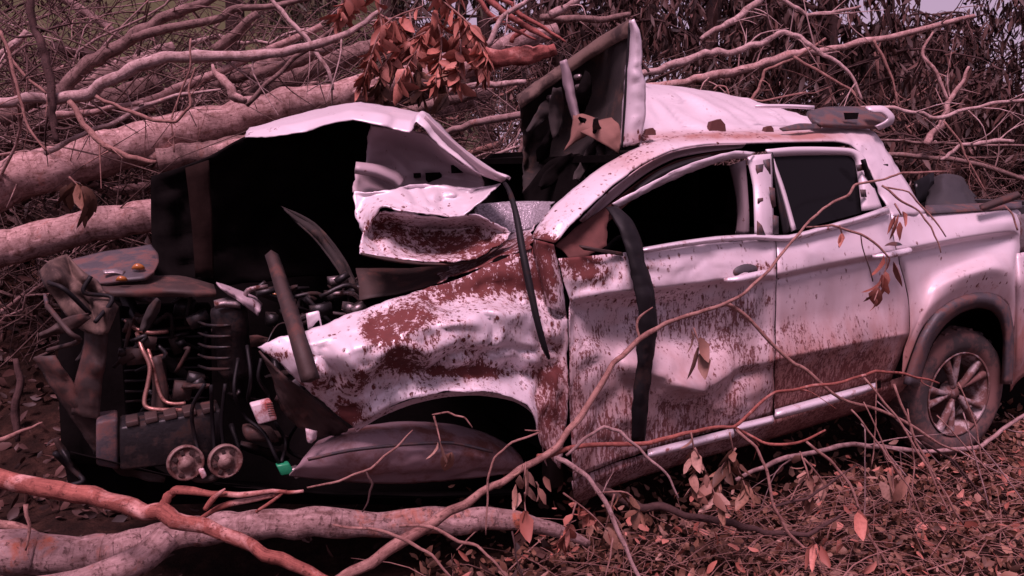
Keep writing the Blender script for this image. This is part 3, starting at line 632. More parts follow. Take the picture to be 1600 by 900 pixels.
# roof: crumpled white sheet, ridge and far slope
patch('roof', [
    [(1000, 228, .34), (1003, 205, .42), (1004, 180, .55), (1005, 150, .75), (1006, 130, 1.0), (1010, 150, 1.5)],
    [(1040, 217, .35), (1042, 198, .42), (1044, 176, .55), (1048, 150, .75), (1052, 133, 1.0), (1060, 156, 1.5)],
    [(1100, 208, .36), (1102, 194, .44), (1105, 178, .58), (1108, 156, .75), (1112, 140, 1.0), (1120, 165, 1.5)],
    [(1160, 206, .36), (1162, 196, .44), (1165, 184, .58), (1168, 166, .75), (1172, 153, 1.0), (1180, 178, 1.5)],
    [(1215, 205, .36), (1217, 197, .44), (1220, 190, .58), (1224, 176, .75), (1226, 168, 1.0), (1232, 186, 1.5)],
    [(1270, 203, .36), (1272, 198, .44), (1275, 194, .58), (1276, 187, .75), (1278, 182, 1.0), (1282, 192, 1.5)],
    [(1360, 206, .36), (1360, 203, .44), (1360, 200, .58), (1360, 198, .75), (1360, 196, 1.0), (1360, 196, 1.5)]], PC, truck, 9, 9, dent=.012, dfreq=6, lin=.85, crease=.17, cfreq=2.4)
# upturned front of the roof: dark lining, white outer lip, torn strips
flap = patch('roof_flap', [
    [(984, 36, .45), (980, 90, .46), (976, 145, .46), (972, 195, .44), (968, 236, .40)],
    [(950, 56, .62), (946, 110, .70), (942, 165, .74), (940, 210, .66), (940, 250, .5)],
    [(900, 92, .75), (897, 140, .88), (894, 195, .92), (890, 245, .85), (885, 290, .7)],
    [(850, 128, .82), (848, 165, .95), (846, 220, .98), (842, 270, .9), (836, 312, .8)],
    [(813, 152, .85), (815, 190, .95), (818, 225, .98), (818, 265, .95), (820, 300, .9)]], M['liner'], truck, 6, 6, dent=.03, dfreq=6, th=.008, lin=.6, crease=.10, cfreq=5, rag=.012)
band('flap_edge', [(810, 150), (850, 122), (900, 86), (950, 52), (986, 30)], [(816, 168), (858, 138), (908, 102), (956, 72), (984, 58)], [.83, .80, .73, .60, .43], [.80, .77, .70, .57, .42], M['olive'], flap, -.02, 5, dent=.03, th=.012)
lip_o = [(990, 30), (1000, 58), (1003, 85), (1001, 105), (1008, 128), (1009, 160), (1006, 190), (1000, 222)]
band('flap_lip', [(986, 32), (984, 60), (982, 90), (979, 115), (977, 140), (975, 170), (973, 200), (971, 232)], lip_o, .40, .34, PC, flap, -.03, 5, dent=.012, dfreq=12, th=.012)
for k, dx in enumerate((0, 5)):
    b = MB(); b.tube([T(984 - 12 * i / 6 + dx, 36 + 198 * i / 6, .385 - .005 * k) for i in range(7)], [.006] * 7, 6, 3); b.build('flap_seal', M['black'], flap)
band('torn_strip', [(876, 96), (880, 125), (886, 155), (896, 190), (902, 205)], [(886, 92), (894, 118), (900, 150), (906, 178), (912, 200)], .66, .62, IN, flap, -.03, 5, dent=.01)
patch('torn_lining', [[(882, 236, .60), (900, 222, .58), (914, 214, .56)], [(892, 215, .6), (906, 200, .56), (926, 204, .52)], [(897, 180, .62), (912, 178, .58), (934, 186, .55)]], M['tan'], flap, 5, 5, dent=.02)
patch('torn_lining', [[(908, 206, .55), (925, 214, .46), (945, 226, .42), (966, 240, .40)], [(930, 190, .56), (945, 200, .46), (958, 214, .41), (968, 232, .39)], [(966, 182, .55), (970, 192, .47), (971, 205, .43), (971, 222, .40)]], M['tan'], flap, 5, 5, dent=.02)
q = random.Random(5)
for k in range(8):
    x = q.uniform(835, 965); y = q.uniform(130 + (965 - x) * .25, 300 - max(0, x - 900) * .7); w_ = .86 - (x - 830) * .0032 - .03; n_ = 6; r_ = q.uniform(10, 26); a = q.uniform(0, 6.28)
    ragged('torn_lining', x, y, w_, r_ * 1.5, r_ * .5, q.gauss(-1.0, .6), M[('liner', 'void')[k % 2]], flap, q)
for x, y, w_ in ((872, 190, .80), (862, 152, .80), (905, 120, .68), (907, 135, .68), (846, 240, .88)):
    b = MB(); b.lathe(T(x, y, w_), (0, -1, 0), [(0, .012), (.010, .01), (.013, 0), (.013, -.03)], 10); b.build('clip', M['steel'], flap)
patch('hanging_trim', [[(820, 300, .85), (826, 330, .8), (838, 352, .75)], [(860, 250, .75), (870, 290, .7), (880, 330, .6)], [(905, 240, .6), (915, 270, .52), (925, 300, .42)]], M['void'], flap, 5, 5, dent=.02)
# grey spoiler piece on the rear of the roof
sp = patch('roof_spoiler', [[(1262, 176, .40), (1270, 190, .30), (1284, 196, .26)], [(1290, 170, .46), (1290, 184, .32), (1292, 197, .26)], [(1320, 169, .46), (1324, 184, .32), (1326, 198, .26)], [(1352, 170, .46), (1360, 184, .32), (1362, 199, .26)], [(1378, 178, .46), (1386, 188, .34), (1376, 200, .28)]], M['trim'], truck, 5, 5, dent=.01, th=.02)
band('spoiler_edge', [(1352, 168), (1380, 167), (1396, 182), (1392, 194), (1372, 202)], [(1362, 176), (1376, 176), (1386, 184), (1382, 190), (1368, 197)], .27, .24, PC, sp, -.01, 4, th=.012)
mesh('spoiler_slot', [T(1318, 176, .26), T(1342, 176, .26), T(1340, 186, .255), T(1320, 187, .255)], [(0, 1, 2, 3)], M['void'], sp)
band('drip_strip', [(1180, 164), (1230, 164), (1272, 166)], [(1180, 168), (1230, 168), (1272, 170)], .5, .5, PC, sp, -.01, 3, th=.008)
patch('torn_sealant', [[(1218, 200, .28), (1226, 205, .26)], [(1250, 193, .28), (1252, 203, .26)], [(1284, 194, .28), (1284, 201, .26)]], M['trim'], truck, 4, 3, dent=.012, dfreq=30)

# cabin: dark shell, seats, dash, wheel
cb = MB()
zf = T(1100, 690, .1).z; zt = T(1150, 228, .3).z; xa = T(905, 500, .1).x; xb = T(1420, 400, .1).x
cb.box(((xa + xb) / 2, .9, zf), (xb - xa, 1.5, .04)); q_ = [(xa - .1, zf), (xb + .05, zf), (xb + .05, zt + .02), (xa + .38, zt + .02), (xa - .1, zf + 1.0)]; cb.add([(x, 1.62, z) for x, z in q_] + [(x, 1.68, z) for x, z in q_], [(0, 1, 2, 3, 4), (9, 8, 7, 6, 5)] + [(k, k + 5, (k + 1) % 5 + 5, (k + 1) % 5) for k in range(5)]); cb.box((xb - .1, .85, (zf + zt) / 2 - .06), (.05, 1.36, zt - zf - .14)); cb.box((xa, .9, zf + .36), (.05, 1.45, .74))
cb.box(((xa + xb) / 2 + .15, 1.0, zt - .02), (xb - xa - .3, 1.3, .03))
cb.build('cabin_shade_shell', M['void'], truck, False)  # solid black walls, windows closed over: cabin shade put into colour and shape
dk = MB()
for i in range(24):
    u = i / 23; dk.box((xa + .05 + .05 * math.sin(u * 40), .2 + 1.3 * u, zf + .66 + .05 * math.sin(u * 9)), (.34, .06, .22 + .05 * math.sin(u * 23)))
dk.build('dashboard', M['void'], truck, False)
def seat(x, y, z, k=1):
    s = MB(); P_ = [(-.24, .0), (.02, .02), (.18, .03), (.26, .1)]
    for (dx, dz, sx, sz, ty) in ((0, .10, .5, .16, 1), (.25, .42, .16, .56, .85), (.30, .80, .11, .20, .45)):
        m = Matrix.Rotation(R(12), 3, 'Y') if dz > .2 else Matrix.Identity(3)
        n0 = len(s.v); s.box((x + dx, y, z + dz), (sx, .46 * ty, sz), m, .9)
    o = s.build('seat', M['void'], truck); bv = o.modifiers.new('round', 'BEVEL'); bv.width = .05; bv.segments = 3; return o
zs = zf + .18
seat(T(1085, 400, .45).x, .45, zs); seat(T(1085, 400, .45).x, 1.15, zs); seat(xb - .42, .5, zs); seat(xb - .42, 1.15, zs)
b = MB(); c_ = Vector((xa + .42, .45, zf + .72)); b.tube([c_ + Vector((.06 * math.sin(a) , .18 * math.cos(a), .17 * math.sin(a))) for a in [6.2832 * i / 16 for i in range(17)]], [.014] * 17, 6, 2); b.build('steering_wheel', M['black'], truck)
# hanging rubber seals
def ribbon(name, pts, w_list, mat, parent, depth=.02):
    a = [(x - h, y) for x, y, h in pts]; c = [(x + h, y) for x, y, h in pts]
    return band(name, a, c, w_list, w_list, mat, parent, -.016, 6, dent=.012, dfreq=16, th=depth)
ribbon('door_seal', [(956, 326, 8), (972, 344, 12), (986, 372, 13), (995, 410, 11), (1004, 445, 13), (1011, 485, 12), (1010, 530, 13), (1006, 580, 10), (1000, 630, 10), (997, 690, 8)], [.12, .05, .0, -.03, -.05, -.07, -.06, -.05, -.04, -.01], M['black'], truck, .022)
b = MB(); b.tube([T(783, 278, .32), T(796, 300, .22), T(808, 342, .10), T(816, 390, .02), T(826, 440, -.03), T(838, 495, -.07), (T(850, 540, -.08)), T(858, 560, -.07)], [.006, .010, .013, .014, .014, .013, .011, .006], 8, 6, .1); b.build('hood_seal', M['black'], truck)
# handles
def handle(x0, y0, x1, y1, w_):
    b = MB(); p0, p1 = T(x0, y0, w_), T(x1, y1, w_); m = p0.lerp(p1, .5) + Vector((0, -.03, 0))
    b.tube([p0, p0.lerp(p1, .2) + Vector((0, -.028, 0)), m, p0.lerp(p1, .8) + Vector((0, -.028, 0)), p1], [.012, .021, .023, .021, .012], 8, 4, 0, flat=.7); return b
for (a, dr) in ((((1131, 438, 1194, 424, -.012)), fdoor), ((1363, 401, 1420, 389, -.012), rdoor)):
    h = handle(*a).build('handle', M['chrome'], dr)
    x0, y0, x1, y1, w_ = a; b = MB(); cx, cy = (x0 + x1) / 2, (y0 + y1) / 2 - 8
    b.lathe(T(cx, cy, .004), (0, -1, 0), [(0, .012), (.05, .012), (.055, -.02)], 20); q = b.build('handle_recess_shade', M['trim'], dr);  # flat dark disc paints the shade of the grip recess
    c0 = T(cx, cy, .004)
    for v in q.data.vertices: v.co = c0 + Vector(((v.co.x - c0.x) * 1.3, v.co.y - c0.y, (v.co.z - c0.z) * .55))

# ------------------------------------------------------------------ crumpled bonnet
bon = patch('bonnet', [
    [(384, 214, .95), (386, 206, 1.02), (392, 200, 1.15), (410, 196, 1.4)],
    [(430, 213, .80), (430, 200, .88), (436, 190, 1.05), (446, 184, 1.35)],
    [(480, 205, .70), (480, 190, .78), (486, 180, .98), (492, 172, 1.3)],
    [(520, 193, .60), (520, 180, .70), (526, 172, .9), (534, 163, 1.25)],
    [(552, 187, .52), (552, 172, .62), (556, 165, .85), (566, 160, 1.2)],
    [(600, 196, .46), (602, 180, .56), (606, 173, .8), (616, 168, 1.15)],
    [(640, 206, .42), (643, 190, .50), (648, 180, .72), (658, 176, 1.1)],
    [(652, 190, .40), (655, 180, .42), (662, 174, .50), (676, 182, .9)],
    [(678, 217, .38), (684, 211, .39), (690, 207, .44), (706, 216, .8)],
    [(712, 245, .34), (718, 239, .35), (724, 236, .40), (742, 246, .7)],
    [(748, 268, .30), (752, 264, .31), (757, 261, .35), (776, 270, .55)],
    [(780, 280, .28), (785, 277, .28), (794, 276, .31), (800, 281, .42)]], PA, truck, 7, 6, dent=.006, dfreq=11, th=.004, lin=.9, crease=.07, cfreq=5, edge=False, rag=.004)
band('bonnet_lip', [(666, 180), (690, 204), (722, 233), (756, 260), (792, 278)], [(660, 190), (680, 216), (712, 245), (748, 270), (786, 284)], [.42, .38, .34, .30, .27], [.46, .44, .40, .35, .30], IN, bon, -.01, 4, th=.01)
patch('inner_panel', [
    [(578, 196, .62), (574, 226, .66), (572, 255, .66), (556, 272, .60), (552, 300, .55)],
    [(620, 202, .60), (618, 230, .70), (616, 262, .72), (610, 285, .66), (604, 312, .55)],
    [(664, 210, .52), (666, 240, .66), (668, 270, .68), (668, 288, .62), (664, 312, .50)],
    [(708, 246, .44), (712, 264, .54), (716, 280, .56), (716, 292, .52), (714, 312, .44)],
    [(752, 270, .36), (754, 278, .42), (756, 286, .42), (756, 292, .40), (752, 304, .36)]], IN, bon, 8, 8, dent=.01, dfreq=10, th=.006, lin=.6, crease=.05, cfreq=7, rag=.007)
band('inner_rib', [(556, 254), (590, 258), (620, 268), (632, 282)], [(554, 270), (586, 276), (612, 288), (622, 296)], .56, .54, IN, bon, -.03, 4, th=.008)
for x, y, r in ((678, 280, .028), (716, 261, .024), (690, 250, .012), (652, 274, .010)):
    b = MB(); b.box(T(x, y, .655 if x < 700 else .525), (r * 2.2, .03, r * 2.0)); b.build('panel_hole', M['void'], bon, False)
patch('folded_sheet', [
    [(554, 300, .50), (556, 330, .46), (562, 356, .42), (570, 368, .40)],
    [(580, 300, .47), (580, 318, .42), (586, 330, .36), (596, 322, .32)],
    [(612, 296, .46), (614, 308, .40), (620, 318, .34), (628, 330, .28)],
    [(650, 288, .46), (654, 304, .40), (660, 320, .32), (668, 334, .25)],
    [(694, 290, .44), (698, 306, .36), (700, 324, .30), (704, 338, .24)],
    [(740, 294, .38), (738, 306, .34), (732, 322, .28), (726, 336, .24)],
    [(782, 288, .32), (776, 293, .30), (768, 300, .28), (758, 310, .26)]], PC, bon, 8, 8, dent=.012, dfreq=12, th=.005, lin=.7, crease=.07, cfreq=8, rag=.006)
patch('muddy_fold', [
    [(570, 352, .40), (566, 368, .36), (563, 384, .32), (561, 396, .28)],
    [(600, 330, .34), (598, 352, .42), (600, 378, .34), (606, 402, .26)],
    [(650, 336, .30), (650, 358, .46), (650, 382, .38), (652, 408, .24)],
    [(700, 340, .27), (702, 360, .46), (704, 382, .36), (706, 409, .22)],
    [(745, 336, .25), (752, 356, .36), (752, 376, .30), (748, 402, .22)],
    [(790, 358, .26), (796, 366, .26), (792, 374, .24), (782, 382, .22)]], PA, bon, 8, 8, dent=.02, dfreq=9, th=.005, lin=.8, crease=.10, cfreq=7, rag=.007)
band('fold_edge', [(563, 395), (606, 403), (652, 409), (706, 410), (748, 402), (784, 380)], [(566, 399), (606, 408), (652, 414), (706, 415), (750, 406), (786, 384)], .25, .24, M['brown_metal'], bon, -.01, 4)
patch('windscreen', [[(742, 320, .70), (744, 346, .62), (748, 372, .54)], [(790, 316, .68), (792, 340, .60), (796, 366, .50)], [(830, 315, .62), (832, 334, .54), (834, 356, .42)], [(868, 316, .50), (862, 326, .40), (850, 345, .30)]], M['shatter'], truck, 8, 8, dent=.03, dfreq=12, th=.006)
# hanging black underlay of the bonnet
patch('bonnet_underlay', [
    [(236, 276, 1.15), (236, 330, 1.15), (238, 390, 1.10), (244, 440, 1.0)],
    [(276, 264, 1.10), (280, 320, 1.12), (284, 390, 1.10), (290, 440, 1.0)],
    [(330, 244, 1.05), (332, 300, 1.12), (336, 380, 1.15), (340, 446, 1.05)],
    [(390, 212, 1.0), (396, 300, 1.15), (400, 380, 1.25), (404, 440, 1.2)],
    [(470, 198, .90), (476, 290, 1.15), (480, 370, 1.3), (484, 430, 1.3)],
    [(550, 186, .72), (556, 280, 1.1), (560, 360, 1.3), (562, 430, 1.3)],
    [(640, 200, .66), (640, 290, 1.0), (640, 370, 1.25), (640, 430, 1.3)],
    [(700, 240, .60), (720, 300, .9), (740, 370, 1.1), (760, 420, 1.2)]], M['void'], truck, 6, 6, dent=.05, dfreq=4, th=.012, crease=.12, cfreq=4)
band('underlay_rib', [(290, 262), (300, 350), (306, 434)], [(326, 250), (332, 350), (334, 436)], 1.02, 1.02, M['underlay'], truck, -.015, 5, dent=.02, th=.008)

# ------------------------------------------------------------------ engine bay
def blk(name, quad, w, depth, mat, parent=truck, bev=.01, dent=0.0):
    """a solid block with a traced four-cornered face at offset w, going depth inwards"""
    a = [T(x, y, w) for x, y in quad]; c = [p + Vector((0, depth, 0)) for p in a]
    o = mesh(name, a + c, [(0, 1, 2, 3), (7, 6, 5, 4), (0, 4, 5, 1), (1, 5, 6, 2), (2, 6, 7, 3), (3, 7, 4, 0)], mat, parent, True)
    m = o.modifiers.new('edges', 'BEVEL'); m.width = bev; m.segments = 2; return o
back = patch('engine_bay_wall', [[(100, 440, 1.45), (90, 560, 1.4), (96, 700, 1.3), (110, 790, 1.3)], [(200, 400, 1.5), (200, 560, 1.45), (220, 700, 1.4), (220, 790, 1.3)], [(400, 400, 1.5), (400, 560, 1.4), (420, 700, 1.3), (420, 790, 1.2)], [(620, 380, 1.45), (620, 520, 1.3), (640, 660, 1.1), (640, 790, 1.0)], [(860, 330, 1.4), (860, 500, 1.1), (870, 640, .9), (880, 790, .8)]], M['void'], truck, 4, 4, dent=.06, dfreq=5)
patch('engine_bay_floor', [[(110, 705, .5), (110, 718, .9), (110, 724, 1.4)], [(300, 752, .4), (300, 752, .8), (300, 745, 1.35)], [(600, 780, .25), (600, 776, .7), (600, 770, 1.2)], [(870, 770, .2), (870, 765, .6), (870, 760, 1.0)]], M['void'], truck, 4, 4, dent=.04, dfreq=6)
# crushed foam and radiator support
patch('crash_foam', [
    [(62, 424, .66), (70, 446, .60), (88, 470, .60), (104, 492, .58), (124, 512, .58)],
    [(78, 408, .62), (92, 434, .54), (104, 462, .60), (118, 482, .50), (138, 520, .52)],
    [(104, 398, .70), (112, 430, .66), (120, 452, .56), (140, 474, .60), (156, 524, .50)],
    [(116, 412, .66), (134, 436, .56), (142, 456, .64), (164, 484, .48), (168, 520, .50)],
    [(126, 424, .72), (152, 440, .66), (164, 458, .58), (184, 480, .56), (176, 500, .54)]], M['olive'], truck, 6, 6, dent=.006, dfreq=12, th=.008, lin=.97, crease=.02, cfreq=8)
band('radiator_support', [(134, 505), (132, 545), (118, 600), (112, 652)], [(168, 512), (166, 560), (158, 600), (156, 656)], .62, .56, M['brown_metal'], truck, -.03, 6, dent=.035, dfreq=9, th=.01)
band('front_rail', [(52, 560), (84, 610), (118, 660), (150, 712)], [(86, 556), (116, 600), (150, 650), (180, 700)], .68, .62, M['brown_metal'], truck, -.02, 6, dent=.035, dfreq=8, th=.01)
blk('rail_end', [(150, 660), (184, 655), (186, 735), (150, 728)], .50, .14, M['trim'])
cm = blk('cross_member', [(187, 668), (346, 640), (346, 720), (188, 736)], .46, .16, M['engine'])
for k in range(5):
    x = 196 + k * 30; y = 660 - k * 5.2
    blk('mount_pad', [(x, y), (x + 20, y - 4), (x + 22, y + 4), (x + 2, y + 9)], .455, .09, M['brown_metal'], cm, .004)
hl = patch('headlight', [[(104, 410, 1.0), (118, 420, .86), (140, 436, .72), (150, 446, .66)], [(160, 396, 1.0), (176, 408, .86), (186, 424, .72), (190, 440, .64)], [(214, 388, 1.0), (226, 400, .86), (232, 416, .74), (226, 436, .64)], [(236, 384, 1.0), (246, 398, .9), (248, 412, .78), (240, 428, .68)]], M['trim'], truck, 5, 5, dent=.02, dfreq=9, th=.012)
for x, y, w_, s in ((216, 419, .70, .6), (190, 437, .63, .5), (430, 462, .62, .55)):
    b = MB(); p = T(x, y, w_); b.tube([p + Vector((-.034 * s, 0, 0)), p + Vector((-.01 * s, -.012, .012 * s)), p + Vector((.016 * s, -.012, .006 * s)), p + Vector((.034 * s, 0, -.006 * s))], [.006 * s, .02 * s, .018 * s, .004], 8, 4); b.build('marker_lens', M['orange'], hl if x < 300 else truck)
patch('lamp_reflector', [[(160, 422, .70), (162, 428, .68)], [(180, 420, .70), (180, 427, .68)], [(196, 424, .70), (192, 430, .68)]], M['steel'], hl, 4, 3)
patch('grille_shelf', [[(150, 438, .85), (154, 446, .70), (162, 456, .60), (166, 463, .60)], [(214, 434, .85), (216, 442, .70), (220, 454, .58), (222, 464, .58)], [(280, 432, .85), (282, 442, .70), (284, 454, .56), (286, 464, .56)], [(334, 446, .80), (336, 452, .68), (338, 458, .56), (338, 464, .56)]], M['brown_metal'], truck, 5, 5, dent=.015, dfreq=10, th=.008)
blk('radiator', [(186, 480), (330, 476), (332, 650), (196, 656)], .80, .08, M['void'])
for k in range(9):
    y = 500 + k * 16; b = MB(); b.tube([T(190 + k * .8, y, .785), T(256, y - 3 + 2 * math.sin(k * 2.1), .775), T(325, y - 6, .785)], [.006, .008, .006], 6, 4, .3, seed=k); b.build('radiator_tube', M['engine'], truck)
for k in range(34):
    x = rnd.uniform(190, 335); y = rnd.uniform(470, 645); b = MB(); q = T(x, y, rnd.uniform(.62, .76))
    if k % 2: b.box(q, (rnd.uniform(.03, .08), .05, rnd.uniform(.02, .07)), Matrix.Rotation(rnd.uniform(-.5, .5), 3, 'Y'))
    else: b.tube([q, q + Vector((rnd.uniform(-.07, .07), -.01, rnd.uniform(-.05, .05))), q + Vector((rnd.uniform(-.1, .1), .02, -.09))], [.008, .009, .007], 6, 4)
    b.build('engine_fitting', M[('engine', 'brown_metal')[k % 3 == 0]], truck)
# canister with ribs
can = MB(); c0 = T(364, 540, .52)
can.lathe(c0, (0, 0, -1), [(0, -.155), (.035, -.155), (.062, -.145), (.066, -.13), (.066, -.05), (.062, -.045), (.062, .09), (.05, .12), (.028, .125), (.028, .20), (0, .2)], 24)
cn = can.build('filter_canister', M['engine'], truck)
for k in range(5):
    b = MB(); y = 503 + k * 17; b.tube([T(310, y, .56), T(324, y + 5, .50), T(344, y + 6, .46), T(360, y + 5, .45)], [.004, .006, .006, .004], 6, 3); b.build('cooling_rib', M['engine'], cn)
band('canister_lid', [(334, 470), (352, 466), (374, 468)], [(336, 482), (352, 480), (376, 482)], .47, .45, M['steel'], cn, -.02, 3)
band('torn_plastic', [(338, 442), (352, 446), (372, 454), (398, 464), (410, 476)], [(346, 452), (360, 462), (378, 474), (396, 488), (404, 494)], .50, .44, IN, truck, -.03, 4, dent=.02, dfreq=22, th=.006)
for i, (p, r) in enumerate((([(214, 520, .66), (222, 545, .60), (234, 572, .58), (231, 600, .57), (226, 622, .56), (228, 635, .55), (246, 640, .54), (290, 641, .54)], .008), ([(226, 530, .66), (236, 560, .60), (243, 590, .59), (250, 615, .58), (258, 627, .57), (272, 631, .56), (290, 630, .56)], .007), ([(196, 500, .7), (214, 514, .66), (236, 520, .64), (262, 518, .66)], .008))):
    b = MB(); b.tube([T(*q) for q in p], [r] * len(p), 8, 5); b.build('coolant_pipe', M['copper'], truck)
band('bracket_plate', [(232, 560), (240, 600), (236, 650)], [(250, 556), (262, 606), (262, 648)], .62, .60, M['brown_metal'], truck, -.02, 4, th=.01)
# wires, connectors
for p in ([(372, 560), (366, 610), (380, 648), (412, 676), (430, 712), (442, 734)], [(386, 540), (392, 590), (388, 626), (404, 640)], [(352, 600), (346, 660), (350, 700)], [(330, 602), (332, 660), (336, 712)], [(430, 660), (446, 690), (440, 722)], [(408, 560), (404, 592), (420, 620), (414, 640)], [(320, 600), (300, 640), (306, 690), (320, 735)]):
    b = MB(); b.tube([T(x, y, .40 + .05 * math.sin(i * 2 + x)) for i, (x, y) in enumerate(p)], [.007] * len(p), 6, 5); b.build('wire', M['black'], truck)
cnr = blk('connector', [(392, 634), (424, 626), (434, 656), (404, 664)], .33, .05, M['label'], bev=.006)
for k in range(6): blk('print_bar', [(416 + .8 * k, 631 + k * 3.6), (426 + .7 * k, 629 + k * 3.6), (426.4 + .7 * k, 630.6 + k * 3.6), (416.4 + .8 * k, 632.6 + k * 3.6)], .329, .004, M['trim'], cnr, .0005)
blk('wire_plug', [(432, 728), (452, 724), (462, 740), (440, 744)], .34, .035, M['green'], bev=.005)
blk('wire_plug', [(454, 734), (466, 730), (474, 744), (462, 750)], .34, .035, M['steel'], bev=.005)
blk('wire_plug', [(310, 736), (318, 732), (324, 744), (316, 750)], .34, .03, M['label'], bev=.005)
def horn(x, y, r, w_, rot):
    b = MB(); c = T(x, y, w_); ax = Vector((.15, -1, .1))
    b.lathe(c, ax, [(0, .028), (r * .22, .028), (r * .25, .02), (r * .42, .016), (r * .46, .006), (r * .86, .006), (r * .9, .014), (r, .012), (r, -.012), (r * .7, -.03), (0, -.04)], 32); o = b.build('horn', M['horn'], truck)
    for k in range(8):
        a = 6.283 * k / 8 + rot; b = MB()
        e = ax.cross(Vector((0, 0, 1))).normalized(); g = ax.normalized().cross(e)
        if k in (2, 3): continue
        b.box(c + ax * .008 + (e * math.cos(a) + g * math.sin(a)) * r * .66, (r * .24, .012, r * .2), Matrix.Rotation(-a, 3, 'Y')); b.build('horn_slot', M['brown_metal'], o, False)
    return o
horn(290, 723, .062, .36, .2); horn(352, 720, .060, .36, .9)
for p in ([(296, 738), (308, 748), (330, 748), (346, 738)],):
    b = MB(); b.tube([T(x, y, .39) for x, y in p], [.014] * 4, 6, 3); b.build('horn_bracket', M['brown_metal'], truck)
# torn metal below the fender's corner, arch liner, inner walls
patch('torn_inner_fender', [[(408, 552, .20), (428, 592, .24), (440, 640, .28)], [(440, 584, .16), (458, 622, .20), (466, 668, .26)], [(490, 622, .14), (498, 652, .18), (500, 682, .24)], [(545, 668, .14), (540, 676, .18), (530, 684, .24)]], M['brown_metal'], truck, 5, 5, dent=.04, dfreq=12, th=.006)
patch('torn_bracket', [[(478, 670, .15), (480, 690, .16)], [(487, 672, .14), (487, 692, .15)], [(496, 674, .15), (494, 686, .16)]], M['label'], truck, 3, 3, dent=.02, dfreq=20)
blk('fog_lamp_mount', [(380, 668), (428, 672), (440, 694), (384, 692)], .42, .08, M['brown_metal'], bev=.02)
patch('arch_liner', [
    [(452, 744, .30), (462, 734, .24), (474, 718, .22), (486, 704, .26), (498, 690, .34)],
    [(530, 752, .24), (534, 730, .13), (540, 704, .10), (546, 684, .16), (556, 668, .30)],
    [(620, 756, .22), (622, 734, .10), (625, 704, .07), (628, 680, .14), (632, 660, .30)],
    [(700, 752, .22), (702, 734, .11), (705, 710, .08), (708, 686, .14), (706, 664, .28)],
    [(760, 744, .22), (764, 732, .14), (768, 716, .12), (768, 698, .16), (760, 678, .28)],
    [(812, 738, .24), (816, 732, .20), (818, 724, .19), (814, 714, .21), (802, 700, .28)]], M['liner_plastic'], truck, 7, 7, dent=.012, dfreq=6, th=.006, crease=.05, cfreq=4)
band('liner_groove', [(480, 716), (546, 702), (628, 693), (706, 690), (770, 704)], [(482, 720), (546, 706), (628, 697), (706, 694), (770, 708)], .07, .07, M['trim'], truck, -.005, 4)
blk('suspension_strut', [(858, 660), (880, 655), (884, 760), (858, 770)], .30, .08, M['brown_metal'], bev=.02)
patch('cowl_beam', [[(440, 322, .95), (450, 332, .90), (458, 342, .90)], [(490, 348, .85), (498, 366, .80), (502, 384, .80)], [(530, 392, .75), (534, 412, .70), (534, 432, .70)], [(556, 438, .70), (556, 452, .68), (552, 466, .68)]], M['liner'], truck, 5, 4, dent=.03, th=.008, crease=.08, cfreq=6)
patch('cowl_shelf', [[(556, 420, .62), (560, 446, .50), (562, 470, .42)], [(640, 420, .60), (640, 440, .48), (640, 456, .36)], [(720, 414, .56), (716, 424, .42), (712, 436, .30)]], M['brown_metal'], truck, 4, 4, dent=.03, dfreq=8, th=.006)
patch('fender_tab', [[(478, 490, .10), (482, 519, .10)], [(494, 486, .10), (498, 500, .09)], [(498, 486, .10), (503, 514, .09)]], PC, truck, 3, 3, th=.005)
for k in range(26):
    x = rnd.uniform(400, 560); y = rnd.uniform(430, 500) - (x - 480) * .1; b = MB(); q = T(x, y, rnd.uniform(.45, .9))
    if k % 3: b.box(q, (rnd.uniform(.03, .09), rnd.uniform(.03, .09), rnd.uniform(.015, .05)), Matrix.Rotation(rnd.uniform(-.6, .6), 3, 'Y'))
    else: b.tube([q, q + Vector((rnd.uniform(-.12, .12), -.01, rnd.uniform(-.03, .05))), q + Vector((rnd.uniform(-.2, .2), .02, -.05))], [.009, .01, .008], 6, 4)
    b.build('engine_fitting', M['engine' if k % 4 else 'steel'], truck)

q = random.Random(61)
for k in range(54):
    x = q.uniform(70, 560); y = q.uniform(430, 740); w_ = q.uniform(.42, 1.0)
    if x > 400 and y > 520 + (x - 400) * .5: w_ = max(w_, .45)
    if x > 400 and y < 700 and y > 690 - (560 - x): w_ = .5
    if k % 3:
        r_ = q.uniform(14, 46); ragged('metal_shard', x, y, w_, r_, r_ * q.uniform(.15, .4), q.gauss(.2, .9), M[('brown_metal', 'engine', 'liner', 'engine', 'trim')[k // 2 % 5]], truck, q)
    else:
        b = MB(); p = [T(x + q.gauss(0, 14) + 26 * (i - 1.5) * q.uniform(-1, 1), y + q.gauss(0, 16) + 18 * (i - 1.5), w_ + q.gauss(0, .05)) for i in range(4)]
        r_ = q.uniform(.004, .012); b.tube(p, [r_] * 4, 6, 5, .1); b.build('hose', M[('engine', 'black', 'brown_metal', 'black')[k // 2 % 4]], truck)

# brown bar leaning on the fender
b = MB(); pts_ = [T(424, 398, .60), T(446, 464, .25), T(467, 532, -.08), T(486, 594, -.17)]
b.tube(pts_, [.026, .027, .027, .028], 4, 6, .12, flat=.8); o = b.build('leaning_bar', M['brown_metal'], None, True)
for v in o.data.vertices: v.co = TM @ v.co
o.data.update(); tag(o, 'straight dark brown bar leaning from the engine bay onto the white fender', 'bar')
